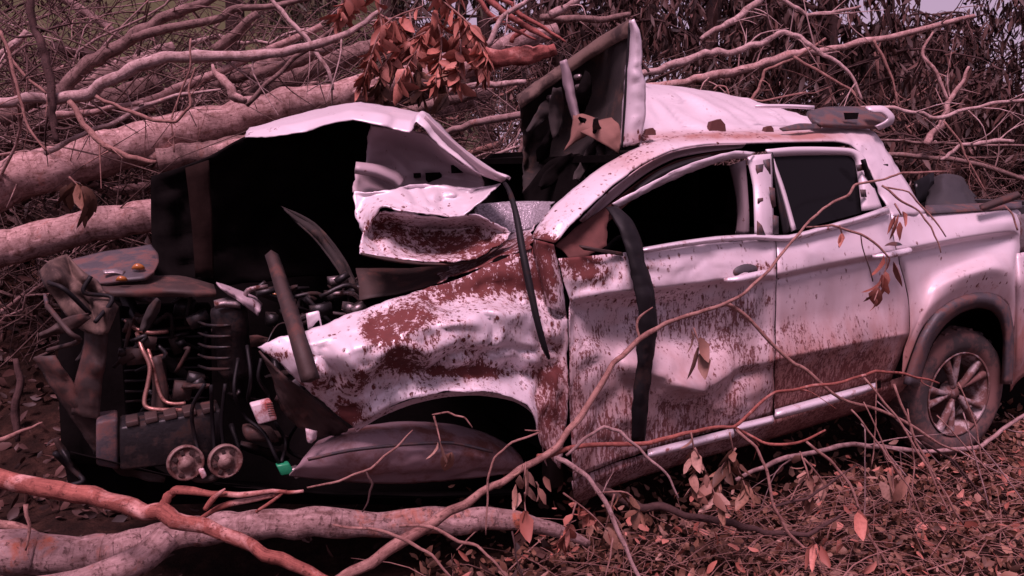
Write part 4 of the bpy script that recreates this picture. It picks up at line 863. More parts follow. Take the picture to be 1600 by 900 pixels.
# bark chips on the roof
for (x, y, s, w_, lab) in ((1122, 197, 14, .37, 'square brown bark chip standing on the edge of the crumpled roof'), (1018, 206, 8, .33, 'small dark bark chip on the roof edge beside the white flap lip'), (1203, 202, 7, .33, 'tiny brown bark chip on the roof rail between the square chip and the spoiler')):
    q = [(x - s, y + s * .55), (x - s * .7, y - s * .5), (x + s * .3, y - s * .8), (x + s * .8, y - s * .2), (x + s * .9, y + s * .6)]
    a = [TM @ T(u, v, w_) for u, v in q]; e = [p + TW * .025 for p in a]
    o = mesh('bark_chip', a + e, [(0, 1, 2, 3, 4), (9, 8, 7, 6, 5)] + [(i, i + 5, (i + 1) % 5 + 5, (i + 1) % 5) for i in range(5)], M['rust_red'], None, False)
    tag(o, lab, 'bark chip', 'bark chips on the roof')

# ------------------------------------------------------------------ fallen logs and branches
def depth_of(d, i, n):
    if isinstance(d, (int, float)): return d
    return float(np.interp(i / max(1, n - 1), np.linspace(0, 1, len(d)), d))
def side_twigs(mb, P, n, L, r, seed, droop=-.2):
    q = random.Random(seed)
    for k in range(n):
        f = q.uniform(.15, 1) * (len(P) - 1); i = min(len(P) - 2, int(f)); b = P[i].lerp(P[i + 1], f - i); t_ = (P[i + 1] - P[i]).normalized()
        d = (t_ * q.uniform(.3, 1) + Vector((q.gauss(0, .6), q.gauss(0, .6), q.gauss(droop, .6)))).normalized(); l = L * q.uniform(.4, 1.2)
        m1 = b + d * l * .4 + Vector((q.gauss(0, .06), q.gauss(0, .06), q.gauss(0, .06))) * l; e = b + d * l + Vector((q.gauss(0, .12), q.gauss(0, .12), q.gauss(-.1, .12))) * l
        mb.tube([b, m1, e], [r, r * .7, r * .3], 4, 3, cap=False)
        if q.random() < .6:
            d2 = (d + Vector((q.gauss(0, .6), q.gauss(0, .6), q.gauss(0, .6)))).normalized(); mb.tube([m1, m1 + d2 * l * .3, m1 + d2 * l * .55 + Vector((0, 0, -.05 * l))], [r * .6, r * .4, r * .2], 3, 2, cap=False)
def BR(label, pts, d, mat='bark_pale', twigs=0, name='branch', group='fallen branches around the wreck', tl=.4, rough=.22, sides=None, forks=(), cat=None, jag=True):
    mb = MB(); n = len(pts); sd_ = sum(map(ord, label)) % 997
    P = [at(x, y, depth_of(d, i, n)) for i, (x, y, w) in enumerate(pts)]
    rads = [w * .47 * depth_of(d, i, n) / FPX for i, (x, y, w) in enumerate(pts)]
    big = max(rads) > .05
    kq = random.Random(sd_ + 5); P0 = P; P = [P0[0]]; R0 = rads; rads = [R0[0]]
    for i in range(1, n):
        sg = (P0[i] - P0[i - 1]).length
        for f in ((.33, .67) if sg > .12 else (.5,)):
            kk = min(.007, max(R0[i] * .3, .002))
            P.append(P0[i - 1].lerp(P0[i], f) + Vector((kq.gauss(0, kk), kq.gauss(0, kk), kq.gauss(0, kk)))); rads.append((R0[i - 1] + (R0[i] - R0[i - 1]) * f) * kq.uniform(.93, 1.1))
        P.append(P0[i]); rads.append(R0[i])
    mb.tube(P, rads, sides or (18 if big else 8), 4 if big else 2, rough, seed=sd_)
    for (fp, fd) in forks:
        k = len(fp); FP = [at(x, y, depth_of(fd, i, k)) for i, (x, y, w) in enumerate(fp)]
        mb.tube(FP, [w * .5 * depth_of(fd, i, k) / FPX for i, (x, y, w) in enumerate(fp)], 8, 5, rough, seed=sd_ + 3)
        if twigs: side_twigs(mb, FP, twigs // 2, tl * .7, .004, sd_ + 9)
    if twigs: side_twigs(mb, P, twigs, tl, min(.008, max(.003, rads[len(rads) // 2] * .4)), sd_)
    o = mb.build(name, M[mat], None, True, P[0])
    return tag(o, label, cat or name.replace('_', ' '), group)
LG = 'logs lying around the wreck'
BR('thick pinkish log sloping up behind the bonnet, largest of the logs', [(-70, 316, 80), (0, 290, 76), (60, 270, 74), (120, 252, 72), (190, 232, 68), (250, 214, 66), (330, 194, 60), (400, 175, 56), (470, 160, 50), (540, 147, 46), (640, 122, 42), (760, 95, 36)], (4.9, 5.9), 'bark_log', 0, 'log', LG, rough=.12)
BR('shorter mottled log just below the thick pinkish log, ending behind the engine bay', [(-70, 405, 62), (0, 388, 60), (60, 374, 58), (120, 360, 57), (180, 347, 54), (240, 335, 52), (340, 318, 48)], (4.7, 5.0), 'bark_log', 0, 'log', LG, rough=.12)
BR('thin reddish log showing between the thick log and the black bonnet underlay', [(150, 262, 22), (230, 246, 24), (330, 236, 22), (430, 214, 20)], 5.3, 'bark_log', 0, 'log', LG)
BR('grey weathered log in shade above the thick pinkish log', [(-60, 240, 50), (0, 215, 48), (70, 185, 44), (140, 165, 42), (200, 148, 38), (246, 130, 30)], 6.0, 'bark_grey', 0, 'log', LG, rough=.2)
BR('pale grey log lying deep in the tangle behind the bonnet', [(370, 160, 30), (440, 130, 32), (500, 105, 32), (570, 78, 28), (640, 60, 24)], 6.2, 'bark_grey', 0, 'log', LG)
BR('short grey log with a cut end below the long forked branch', [(395, 120, 18), (430, 108, 20), (470, 94, 22), (520, 70, 20)], 5.8, 'bark_grey', 0, 'log', LG)
BR('pale log passing under the hanging red leaves', [(560, 170, 24), (640, 140, 26), (700, 118, 26), (780, 96, 24)], 6.3, 'bark_log', 0, 'log', LG)
BR('pale stripped pole resting beside the black bonnet gap', [(690, 210, 9), (722, 200, 11), (766, 187, 12), (824, 178, 12)], 5.2, 'bark_pale', 0, 'log', LG)
BR('long pale forked branch crossing in front of the tangle above the thick log', [(-40, 165, 17), (0, 161, 17), (70, 154, 18), (125, 150, 19), (170, 126, 20), (215, 102, 20), (262, 88, 19), (330, 88, 18), (420, 84, 17), (480, 73, 14), (530, 58, 12), (572, 34, 9), (600, 8, 5)], (4.5, 4.8), 'bark_bright', 10, tl=.35)
BR('curving grey branch rising behind the long pale forked branch', [(95, 150, 22), (118, 118, 23), (140, 96, 23), (172, 80, 22), (205, 60, 21), (250, 30, 18), (290, 14, 16), (360, -14, 13)], 5.2, 'bark_grey', 6, forks=[([(208, 60, 14), (250, 47, 14), (300, 38, 13), (345, 28, 12), (366, 14, 11), (430, 9, 9), (500, -8, 7)], 5.15)])
BR('dark upright branch with a torn orange end', [(44, -12, 12), (50, 30, 12), (62, 60, 13), (72, 100, 14), (80, 150, 13), (84, 190, 12), (90, 222, 8)], 4.5, 'bark_dark', 6)
BR('thin curved twig bending down over the thick log', [(108, 158, 9), (130, 195, 10), (160, 225, 10), (200, 245, 9), (244, 253, 6)], 4.4, 'stem', 3, tl=.2)
BR('looping pale twig over the thick log', [(150, 150, 6), (190, 170, 6), (240, 188, 6), (275, 190, 5), (298, 165, 5), (295, 140, 4), (305, 105, 3)], 4.45, 'stem', 4, tl=.2)
BR('slender pale branch lying along the top of the thick log', [(70, 240, 8), (130, 210, 8), (190, 186, 8), (225, 165, 7), (280, 148, 6), (345, 140, 4)], 4.7, 'bark_bright', 4, tl=.25)
BR('splintered pale branch against the olive clearing', [(88, -10, 13), (130, 18, 15), (160, 36, 13), (192, 62, 9)], 6.5, 'bark_pale', 3)
BR('broken pale stub pointing up beside the grey log', [(335, 78, 18), (370, 52, 17), (402, 22, 13)], 5.5, 'bark_grey', 2)
BR('thin drooping twig at the edge of the tangle near the upright branch', [(0, 48, 5), (16, 90, 6), (30, 150, 5), (45, 200, 4), (72, 236, 3)], 4.3, 'stem', 5, tl=.25)
BR('stub of branch leaning beside the dark upright branch', [(-20, 96, 13), (20, 70, 13), (42, 48, 9)], 5.0, 'bark_bright', 2)
BR('thin straight twig crossing the dark upright branch', [(14, 88, 5), (40, 120, 5), (72, 146, 4)], 4.45, 'stem', 2, tl=.2)
BR('flat brown splinter leaning on the thick log', [(332, 100, 4), (346, 122, 14), (364, 150, 17), (384, 158, 10)], 4.9, 'bark_log', 0)
BR('fine vertical twig standing before the thick log', [(298, 60, 3), (296, 110, 3), (268, 185, 3), (272, 238, 3)], 4.5, 'stem', 3, tl=.2)
BR('slim branch slanting up from the thick log to the hanging leaves', [(385, 165, 8), (430, 120, 8), (476, 80, 8), (520, 46, 7), (540, -10, 5)], 5.0, 'bark_grey', 6)
BR('pale crooked branch behind the tip of the long forked branch', [(420, -10, 7), (450, 30, 8), (480, 60, 8), (512, 108, 7), (520, 140, 5)], 4.9, 'bark_bright', 6)
# middle: splintered trunk and sticks
BR('broken trunk with raw orange red wood beside the upturned roof flap', [(725, 86, 26), (755, 88, 32), (790, 90, 30), (835, 86, 26), (868, 76, 18)], 6.0, 'wood_raw', 0, 'log', LG, rough=.35)
for k, (pts, lab) in enumerate([([(758, -8, 10), (790, 22, 12), (830, 46, 10), (862, 62, 4)], 'widest raw splinter fanning down to the broken trunk'), ([(775, -8, 7), (810, 20, 9), (850, 44, 7), (884, 66, 3)], 'long thin splinter above the broken trunk'), ([(742, -6, 8), (770, 26, 9), (806, 48, 6), (838, 62, 3)], 'reddish splinter nearest the hanging leaves'), ([(800, 66, 8), (815, 50, 9), (822, 46, 4)], 'short upright splinter on top of the broken trunk')]):
    BR(lab, pts, 5.7 + .1 * k, 'wood_raw', 0, 'splinter', 'splinters of the broken trunk', rough=.4, sides=5)
BR('forked pale stick crossing above the broken trunk', [(762, 72, 9), (772, 52, 9), (784, 28, 9), (818, 6, 8), (850, -12, 6)], 5.6, 'bark_bright', 4)
BR('smooth pale branch running behind the splinters to the roof flap', [(845, 28, 12), (890, 30, 12), (940, 31, 11), (985, 22, 8)], 6.4, 'bark_grey', 3)
BR('pale branch rising steeply above the roof flap', [(860, 24, 13), (895, 5, 12), (930, -18, 10)], 6.2, 'bark_bright', 2)
BR('pale stick lying between the hanging leaves and the roof flap', [(700, 142, 9), (740, 134, 10), (790, 131, 10), (822, 128, 8)], 5.6, 'bark_bright', 3)
BR('slanting stick in the gap behind the bonnet', [(742, 256, 6), (770, 244, 6), (812, 228, 5)], 4.9, 'bark_bright', 3, tl=.25)
BR('mid brown stick in the gap under the roof flap', [(790, 272, 6), (812, 240, 7), (822, 200, 6)], 5.0, 'bark_grey', 3, tl=.25)
# behind the roof
BR('arched pale branch with two long ends above the crumpled roof', [(1000, 118, 13), (1040, 104, 13), (1085, 90, 12), (1111, 84, 12), (1148, 81, 11), (1188, 69, 10), (1222, 50, 9), (1249, 57, 8), (1276, 78, 7), (1310, 98, 6), (1330, 118, 5), (1347, 156, 4)], 5.7, 'bark_bright', 8)
BR('long straight branch sloping up from the roof flap toward the lilac sky', [(1000, 136, 12), (1060, 130, 13), (1100, 122, 14), (1144, 114, 15), (1195, 98, 15), (1249, 84, 13), (1296, 77, 12), (1364, 63, 11), (1448, 44, 9), (1522, 25, 7)], 6.6, 'bark_log', 10)
BR('steep short branch crossing the top of the brush above the roof', [(1095, 62, 8), (1117, 47, 10), (1148, 32, 12), (1178, 8, 12), (1200, -14, 11)], 6.8, 'bark_bright', 5)
BR('drooping slim branch hanging over the middle of the roof', [(1195, -12, 7), (1239, 10, 7), (1262, 24, 7), (1300, 20, 6), (1345, 10, 4)], 6.0, 'bark_bright', 8)
BR('slender branch touching the grey spoiler piece and running off beyond the bed', [(1345, 168, 5), (1397, 168, 6), (1431, 176, 6), (1462, 185, 7), (1515, 170, 6), (1560, 160, 6), (1640, 152, 5)], 5.4, 'bark_bright', 5)
BR('reddish forked sapling standing behind the truck bed', [(1446, 226, 12), (1460, 205, 11), (1475, 182, 10), (1482, 159, 9), (1499, 135, 7), (1514, 104, 4)], 6.3, 'bark_log', 4, forks=[([(1481, 158, 6), (1462, 112, 6), (1441, 84, 5), (1458, 50, 3)], 6.3)])
BR('pale branch ending bluntly behind the truck bed', [(1470, 250, 5), (1483, 240, 6), (1505, 226, 7), (1545, 222, 7), (1583, 221, 6)], 6.2, 'bark_bright', 3)
BR('long low branch passing behind the rear pillar and bed', [(1370, 243, 7), (1420, 243, 8), (1482, 248, 9), (1532, 258, 8), (1600, 280, 7), (1660, 300, 6)], 6.4, 'bark_grey', 8)
BR('straight thin branch just above the long low branch behind the bed', [(1370, 219, 5), (1430, 223, 5), (1500, 225, 5), (1620, 228, 4)], 6.7, 'bark_grey', 6)
BR('thin looping vine over the crumpled roof', [(1115, 140, 3), (1122, 134, 3), (1134, 136, 3), (1140, 150, 3), (1190, 158, 3), (1260, 144, 3)], 5.3, 'stem', 3, tl=.25)
BR('curved dark twig hooked over the white roof flap lip', [(985, 62, 4), (996, 84, 5), (1008, 104, 5), (1014, 112, 4)], 4.05, 'bark_dark', 0)
BR('steep thin branch behind the arched branch', [(1170, 160, 5), (1185, 140, 5), (1195, 110, 5), (1240, 92, 4), (1290, 60, 4)], 6.2, 'stem', 6)
BR('wiry twig drooping between the arched branch and the spoiler', [(1240, 88, 5), (1290, 118, 5), (1330, 140, 4), (1345, 168, 3)], 5.9, 'stem', 5)
BR('crooked twig arching behind the reddish sapling', [(1365, 62, 5), (1380, 90, 5), (1395, 125, 4), (1402, 160, 3)], 6.1, 'stem', 5)
BR('thin twig running diagonally down behind the bed', [(1475, 190, 4), (1500, 222, 4), (1512, 250, 3), (1540, 300, 3)], 5.9, 'stem', 5)
# before the wreck
BR('bare red stripped branch crossing over the mottled log before the wreck', [(-60, 734, 30), (0, 747, 30), (50, 758, 31), (118, 772, 29), (186, 785, 27), (253, 799, 30), (304, 819, 26), (371, 842, 23), (439, 873, 21), (500, 904, 19), (570, 945, 17)], (2.45, 2.35), 'bark_red', 0, rough=.16, sides=14)
BR('thick pale mottled log lying before the wreck', [(-60, 866, 74), (0, 862, 72), (60, 866, 66), (120, 870, 62), (190, 862, 60), (250, 842, 54), (300, 830, 50), (370, 824, 50), (460, 820, 47), (560, 818, 44), (680, 812, 42), (790, 812, 34), (860, 826, 24), (920, 850, 12)], (2.62, 2.75, 2.95), 'bark_mottled', 0, 'log', LG, rough=.14, forks=[([(262, 838, 46), (225, 872, 48), (150, 906, 54), (60, 930, 60)], (2.66, 2.6, 2.5, 2.4))])
BR('frayed pale branch splitting off above the red stripped branch', [(253, 793, 16), (262, 776, 16), (275, 766, 14), (330, 772, 10), (400, 771, 9), (474, 767, 5)], 2.42, 'bark_red', 0, rough=.3, forks=[([(310, 812, 6), (350, 790, 9), (400, 780, 8), (440, 772, 5)], 2.43), ([(320, 796, 7), (334, 778, 9), (352, 764, 3)], 2.40), ([(400, 800, 5), (430, 780, 5), (448, 766, 2)], 2.42)])
BR('long crooked branch rising from the front log across the doors to the rear window', [(510, 920, 19), (550, 893, 19), (600, 864, 20), (680, 815, 18), (750, 770, 12.6), (800, 743, 11.8), (850, 713, 11.8), (873, 695, 11.8), (920, 631, 10.4), (951, 581, 9.6), (973, 556, 8.9), (998, 531, 8.9), (1040, 505, 8.1), (1090, 489, 6.7), (1129, 476, 5.9), (1161, 460, 5.2), (1204, 420, 5.2), (1240, 374, 4.4), (1266, 344, 4.4), (1293, 322, 4.4), (1324, 306, 4.4), (1338, 288, 4.4), (1382, 280, 3.7), (1410, 270, 4), (1479, 268, 3)], (2.45, 2.55, 2.7, 2.85, 2.95, 3.1, 3.3, 3.55, 3.75), 'stem', 0, rough=.15,
   forks=[([(1129, 476, 7), (1140, 477, 7), (1168, 496, 6), (1204, 535, 6), (1239, 567, 6), (1261, 579, 6), (1312, 622, 5), (1372, 640, 5), (1421, 663, 5), (1467, 693, 4), (1500, 706, 3)], (3.08, 3.2, 3.4)), ([(1000, 530, 4), (995, 510, 4), (1000, 495, 4), (1020, 480, 2)], 2.95)])
BR('brown branch running along the sill from the front wheel arch', [(840, 714, 10), (884, 702, 9), (927, 695, 8), (1012, 693, 8), (1069, 677, 7), (1115, 668, 6), (1147, 667, 6), (1179, 638, 5), (1211, 613, 5), (1250, 607, 5), (1316, 597, 5), (1368, 580, 5), (1414, 584, 4), (1467, 599, 3)], (2.72, 2.95, 3.1, 3.4), 'bark_red', 3, tl=.2, forks=[([(1147, 667, 5), (1175, 682, 5), (1202, 694, 5), (1249, 691, 4), (1290, 672, 3)], 3.05)])
BR('thin hooped twig over the foot of the front door', [(885, 712, 5), (912, 686, 6), (944, 667, 6), (969, 674, 6), (998, 699, 5), (1020, 722, 5), (1045, 745, 4), (1060, 778, 3)], 2.75, 'bark_pale', 0)
BR('pale branch curving down from the hub of leaves to the litter', [(870, 716, 8), (884, 721, 9), (918, 745, 9), (945, 782, 8), (965, 829, 8), (986, 877, 7), (1004, 910, 6)], (2.7, 2.55), 'bark_pale', 3, tl=.2)
BR('dark bent branch lying on the litter below the sill', [(930, 758, 12), (952, 769, 14), (986, 788, 14), (1036, 792, 14), (1070, 806, 12), (1144, 816, 12), (1195, 833, 10), (1262, 836, 8), (1313, 806, 5)], 3.15, 'bark_dark', 4, tl=.25)
BR('long wavy branch lying over the leaf litter toward the rear wheel', [(1150, 750, 6), (1178, 735, 7), (1229, 715, 8), (1296, 701, 8), (1337, 694, 8), (1397, 701, 8), (1465, 705, 7), (1532, 698, 7), (1566, 671, 6), (1640, 625, 5)], (3.2, 3.5, 3.8), 'bark_pale', 8, tl=.3)
for k, (pts, d, lab) in enumerate([
    ([(1151, 672, 5), (1181, 698, 5), (1198, 735, 5), (1208, 789, 5), (1229, 829, 5), (1256, 856, 4), (1290, 905, 3)], 2.95, 'thin stem drooping from the sill branch to the litter'),
    ([(1260, 690, 4), (1296, 718, 5), (1327, 755, 5), (1340, 789, 5), (1357, 836, 5), (1390, 885, 3)], 3.1, 'thin stem hanging from the wavy branch with one brown leaf'),
    ([(1205, 792, 5), (1262, 779, 5), (1310, 745, 4), (1340, 726, 2)], 3.1, 'short twig bridging two drooping stems'),
    ([(1397, 600, 4), (1430, 690, 4), (1465, 752, 4), (1505, 818, 3)], 3.25, 'straight stem leaning before the rear wheel'),
    ([(1350, 590, 3), (1400, 650, 4), (1450, 730, 4), (1490, 815, 2)], 3.2, 'straight stem crossing the rear part of the sill'),
    ([(1330, 640, 3), (1370, 690, 3), (1420, 760, 3), (1446, 820, 2)], 3.1, 'fine straight stem below the rear door'),
    ([(1440, 690, 4), (1490, 720, 4), (1530, 770, 3), (1560, 800, 2)], 3.4, 'fine stem fanning out under the rear wheel'),
    ([(624, 822, 5), (672, 823, 6), (716, 846, 6), (746, 853, 5), (773, 878, 5), (795, 905, 4)], 2.42, 'pale crooked twig before the red end of the long branch'),
    ([(520, 820, 4), (597, 830, 6), (638, 846, 6), (675, 867, 5), (710, 908, 4)], 2.38, 'dark red twig crossing under the long crooked branch'),
    ([(480, 762, 3), (530, 752, 4), (580, 732, 4), (621, 698, 4), (645, 672, 2)], 2.4, 'thin twig rising before the grey arch liner'),
    ([(572, 736, 3), (582, 756, 4), (576, 780, 3), (566, 800, 2)], 2.4, 'little hooked twig before the arch liner'),
    ([(820, 672, 2), (845, 674, 3), (800, 691, 4), (773, 715, 4), (762, 750, 4), (759, 836, 3)], 2.6, 'fine hooked vine hanging before the front wheel arch'),
    ([(675, 648, 2), (700, 644, 3), (725, 652, 3), (738, 668, 2)], 2.5, 'tiny arched twig under the fender edge'),
    ([(958, 840, 3), (954, 870, 3), (945, 905, 2)], 2.5, 'short vertical vine below the brown hanging leaf'),
    ([(800, 830, 3), (806, 870, 3), (818, 905, 3)], 2.5, 'short curved vine beside the brown hanging leaf'),
    ([(40, 788, 8), (46, 820, 6), (40, 860, 3)], 2.4, 'brown stub hanging under the red stripped branch'),
    ([(-30, 690, 9), (20, 680, 8), (50, 668, 5), (66, 660, 3)], 2.9, 'pale twig beside the crushed front rail'),
    ([(-20, 812, 14), (20, 822, 16), (60, 838, 12)], 2.75, 'grey stub behind the mottled log'),
    ([(24, 560, 8), (30, 610, 12), (24, 650, 14), (28, 690, 8)], 3.2, 'grey root beside the crushed front rail'),
    ([(1260, 355, 3), (1300, 352, 4), (1345, 366, 4), (1372, 384, 4), (1388, 402, 3)], 3.42, 'thin twig bending over the rear door handle'),
    ([(1378, 290, 4), (1400, 308, 4), (1436, 330, 3), (1455, 355, 3), (1470, 395, 2)], 3.6, 'fine twig sprig hanging on the rear pillar'),
    ([(1380, 292, 3), (1420, 300, 3), (1455, 338, 3), (1478, 370, 2)], 3.62, 'second fine twig sprig arching past the rear pillar'),
    ([(1345, 366, 2), (1352, 400, 2), (1364, 440, 2)], 3.42, 'very thin thread of twig before the rear door handle'),
    ([(1570, 322, 3), (1582, 335, 3), (1590, 360, 3)], 3.9, 'tiny twig on the corner of the bed')]):
    BR(lab, pts, d, ('stem', 'stem', 'bark_dark', 'stem')[k % 4], 2 if k < 7 else 0, tl=.18, name='twig', group='thin twigs hanging before the wreck')

q = random.Random(9)
for k in range(10):
    x = q.uniform(1330, 1520); y = q.uniform(590, 720); e = x + q.uniform(-20, 130); f = y + q.uniform(80, 190)
    BR('fine straight dry stem fanning out before the rear wheel', [(x, y, 2), ((x + e) / 2 + q.gauss(0, 9), (y + f) / 2, 2.6), (e, f, 2)], q.uniform(3.15, 3.45), ('stem', 'bark_pale')[k % 2], 0, name='twig', group='dry stems fanning out before the rear wheel')
# ------------------------------------------------------------------ tangled filler: individual branches, then brush nobody could count
def pile_point(q, right=False):
    px = q.uniform(-60, 1660); w = q.uniform(3.2 if px < 540 else 2.25, 5.4)
    x_ = (px - 800) / FPX; 
    d = (2.685 + w) / (TW.y + TW.x * x_)
    return px, w, d
var = []
for k in range(28):
    q = random.Random(500 + k); mb = MB(); L = q.uniform(1.0, 3.2); r = (.005, .008, .011, .015, .022, .034)[k % 6] * q.uniform(.8, 1.2)
    P = [Vector((L * (i / 10 - .5), 0, 0)) + Vector((0, .05 * math.sin(i * .5 + k) + q.gauss(0, .012), .06 * math.sin(i * .45 + 2 * k) + q.gauss(0, .014))) * L for i in range(11)]
    mb.tube(P, [r * (1 - .07 * i) for i in range(11)], 7, 2, .2, seed=k)
    side_twigs(mb, P, q.randint(6, 14), L * .26, max(.004, r * .3), k)
    if k % 2: 
        e = P[6]; mb.tube([e, e + Vector((L * .15, .05, L * .08)), e + Vector((L * .32, .1, L * .1))], [r * .6, r * .45, r * .2], 6, 4, .2, seed=k)
    me = bpy.data.meshes.new('branch'); me.from_pydata([tuple(v) for v in mb.v], [], mb.f); me.polygons.foreach_set('use_smooth', [True] * len(me.polygons))
    l = me.uv_layers.new(name='uv'); idx = np.zeros(len(me.loops), int); me.loops.foreach_get('vertex_index', idx); l.data.foreach_set('uv', np.array(mb.uv, float)[idx].ravel())
    me.materials.append(M[('bark_bright', 'bark_grey', 'stem', 'bark_log', 'bark_bright', 'bark_dark', 'bark_pale')[k % 7]]); me['k'] = k; var.append(me)
q = random.Random(77)
for k in range(296):
    px, w, d = pile_point(q)
    if k > 255: px = q.uniform(640, 860); d = (2.685 + q.uniform(2.3, 3.6)) / (TW.y + TW.x * (px - 800) / FPX)
    g = at(px, 300, d); z0 = H(g.x, g.y); right = px > 1040
    top = 1.75 if px < 520 else (1.35 if px < 980 else 1.2)
    z = z0 + top * q.random() ** 1.3
    o = bpy.data.objects.new('branch', var[q.randrange(28)]); COL.objects.link(o); o.location = (g.x, g.y, z)
    ang = q.gauss(.35, .45) if not right else q.gauss(.2, .6)
    o.rotation_euler = (q.uniform(0, 6.28), -ang, q.gauss(.15, .5) + (math.pi if q.random() < .25 else 0)); s = q.uniform(.75, 1.15); o.scale = (s, s, s)
    kd = ('pale', 'grey brown', 'reddish brown', 'pinkish', 'pale', 'dark', 'pale')[int(o.data['k']) % 7]; th_ = ('wiry', 'thin', 'slim', 'medium thick', 'stout', 'thick')[int(o.data['k']) % 6]
    wh = 'above the thick pinkish log' if px < 430 else 'behind the bonnet and red leaves' if px < 800 else 'behind the roof flap' if px < 1040 else 'behind the crumpled roof' if px < 1350 else 'behind the truck bed'
    tag(o, th_ + ' ' + kd + ' broken branch in the tangle ' + wh, 'branch', th_ + ' ' + kd + ' branches tangled ' + wh)
mb = MB(); q = random.Random(78)
for k in range(2800):
    px, w, d = pile_point(q); g = at(px, 300, d); z = H(g.x, g.y) + (1.9 if px < 1000 else 1.5) * q.random() ** 1.2
    b = Vector((g.x, g.y, z)); L = q.uniform(.2, .9); dv = Vector((q.gauss(0, 1), q.gauss(0, .6), q.gauss(.1, .6))).normalized()
    m1 = b + dv * L * .5 + Vector((q.gauss(0, .05), q.gauss(0, .05), q.gauss(.03, .06))); r = q.uniform(.002, .006)
    mb.tube([b, m1, b + dv * L + Vector((q.gauss(0, .1), q.gauss(0, .1), q.gauss(-.05, .1)))], [r, r * .8, r * .4], 3, 3, cap=False)
o = mb.build('brush_twigs', M['bark_dark']); o['kind'] = 'stuff'
mb = MB()
for k in range(1900):
    px, w, d = pile_point(q); g = at(px, 300, d); z = H(g.x, g.y) + (1.9 if px < 1000 else 1.6) * q.random() ** 1.1
    b = Vector((g.x, g.y, z)); L = q.uniform(.4, 1.5); dv = Vector((q.choice((-1, 1)) * q.uniform(.5, 1), q.gauss(0, .4), q.gauss(.25, .5))).normalized()
    m1 = b + dv * L * .5 + Vector((q.gauss(0, .03), q.gauss(0, .03), q.gauss(.0, .04))); r = q.uniform(.0025, .006) * (1.3 if px < 900 else 1)
    mb.tube([b, m1, b + dv * L + Vector((q.gauss(0, .06), q.gauss(0, .06), q.gauss(0, .07)))], [r, r * .8, r * .4], 4, 3, cap=False)
    e = m1 + (dv + Vector((q.gauss(0, .5), q.gauss(0, .5), q.gauss(0, .5)))).normalized() * L * .3; mb.tube([m1, m1.lerp(e, .5), e], [r * .6, r * .5, r * .3], 3, 2, cap=False)
o = mb.build('brush_twigs', M['brush']); o['kind'] = 'stuff'
P = []; D = []; q = random.Random(79)
for k in range(9000):
    px, w, d = pile_point(q); g = at(px, 300, d); hz = q.random() ** 1.8 * (1.2 if px < 900 else 1.7)
    P.append((g.x, g.y, H(g.x, g.y) + .02 + hz)); D.append((q.gauss(0, .7), q.gauss(0, .7), q.gauss(-.5, .6)))
gg = np.random.default_rng(4); n = len(P)
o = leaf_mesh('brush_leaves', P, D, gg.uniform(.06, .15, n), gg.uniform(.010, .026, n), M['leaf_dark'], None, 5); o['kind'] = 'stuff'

q = random.Random(123)
for k in range(22):
    px = q.uniform(120, 740); w = q.uniform(2.5, 4.8); d = (2.685 + w) / (TW.y + TW.x * (px - 800) / FPX)
    py = 190 - (px - 150) * .10 + q.uniform(-70, 60) ; ln = q.uniform(120, 330); sl_ = q.uniform(-.42, -.12); r_ = q.uniform(22, 46) if k % 3 else q.uniform(12, 22)
    pts = [(px + ln * (i / 4 - .5), py + ln * sl_ * (i / 4 - .5) + q.gauss(0, 4), r_ * (1 - .1 * i)) for i in range(5)]
    m_ = ('bark_log', 'bark_grey', 'bark_pale')[k % 3]; wh = 'above the thick pinkish log' if px < 430 else 'behind the bonnet and red leaves' if px < 800 else 'behind the roof flap' if px < 1040 else 'behind the crumpled roof'
    BR(('pinkish', 'grey brown', 'pale slim')[k % 3] + ' log half buried in the tangle ' + wh, pts, (d, d + q.uniform(-.3, .5)), m_, 2, 'log', ('pinkish', 'grey brown', 'pale slim')[k % 3] + ' logs buried in the tangle ' + wh)

# ------------------------------------------------------------------ leaf litter
def litter(n, seed, box, size, lift, mat, name):
    q = random.Random(seed); P = []; D = []
    while len(P) < n:
        x = q.uniform(box[0], box[1]); y = q.uniform(box[2], box[3])
        w = wdist(x, y); 
        if .25 < w < 1.7 and x < 2.9 and q.random() < .85: continue
        P.append((x, y, H(x, y) + abs(q.gauss(0, lift)))); D.append((q.gauss(0, 1), q.gauss(0, 1), q.gauss(.2, .8)))
    g = np.random.default_rng(seed); L = g.uniform(size[0], size[1], n)
    o = leaf_mesh(name, P, D, L, L * g.uniform(.16, .30, n), M[mat], None, seed, curl=.6, lod=1); o['kind'] = 'stuff'; return o
litter(19000, 21, (-.4, 4.6, 2.0, 5.6), (.022, .062), .05, 'leaf_litter', 'leaf_litter')
litter(1300, 22, (-.2, 4.2, 2.2, 4.6), (.03, .065), .10, 'leaf_red', 'leaf_litter')
litter(800, 26, (-.2, 4.2, 2.2, 4.6), (.022, .055), .10, 'leaf_pale', 'leaf_litter')
litter(2600, 23, (-5, .2, 1.9, 5.5), (.04, .10), .04, 'leaf_dark', 'leaf_litter')  # dark leaf colour stands in for the shade under the pile
litter(5000, 24, (-6, 9, 5.5, 10), (.06, .14), .10, 'leaf_litter', 'leaf_litter')
mb = MB(); q = random.Random(31)
for k in range(3200):
    x = q.uniform(-.4, 4.4); y = q.uniform(2.1, 4.9); w = wdist(x, y)
    if .1 < w < 1.7: continue
    b = Vector((x, y, H(x, y) + abs(q.gauss(0, .05)))); a = q.uniform(0, 6.28); L = q.uniform(.1, .45); e = b + Vector((math.cos(a), math.sin(a) * .7, q.uniform(-.1, .5))) * L
    r = q.uniform(.0015, .004); mb.tube([b, b.lerp(e, .5) + Vector((q.gauss(0, .03), q.gauss(0, .03), .03)), e], [r, r * .8, r * .4], 3, 3, cap=False)
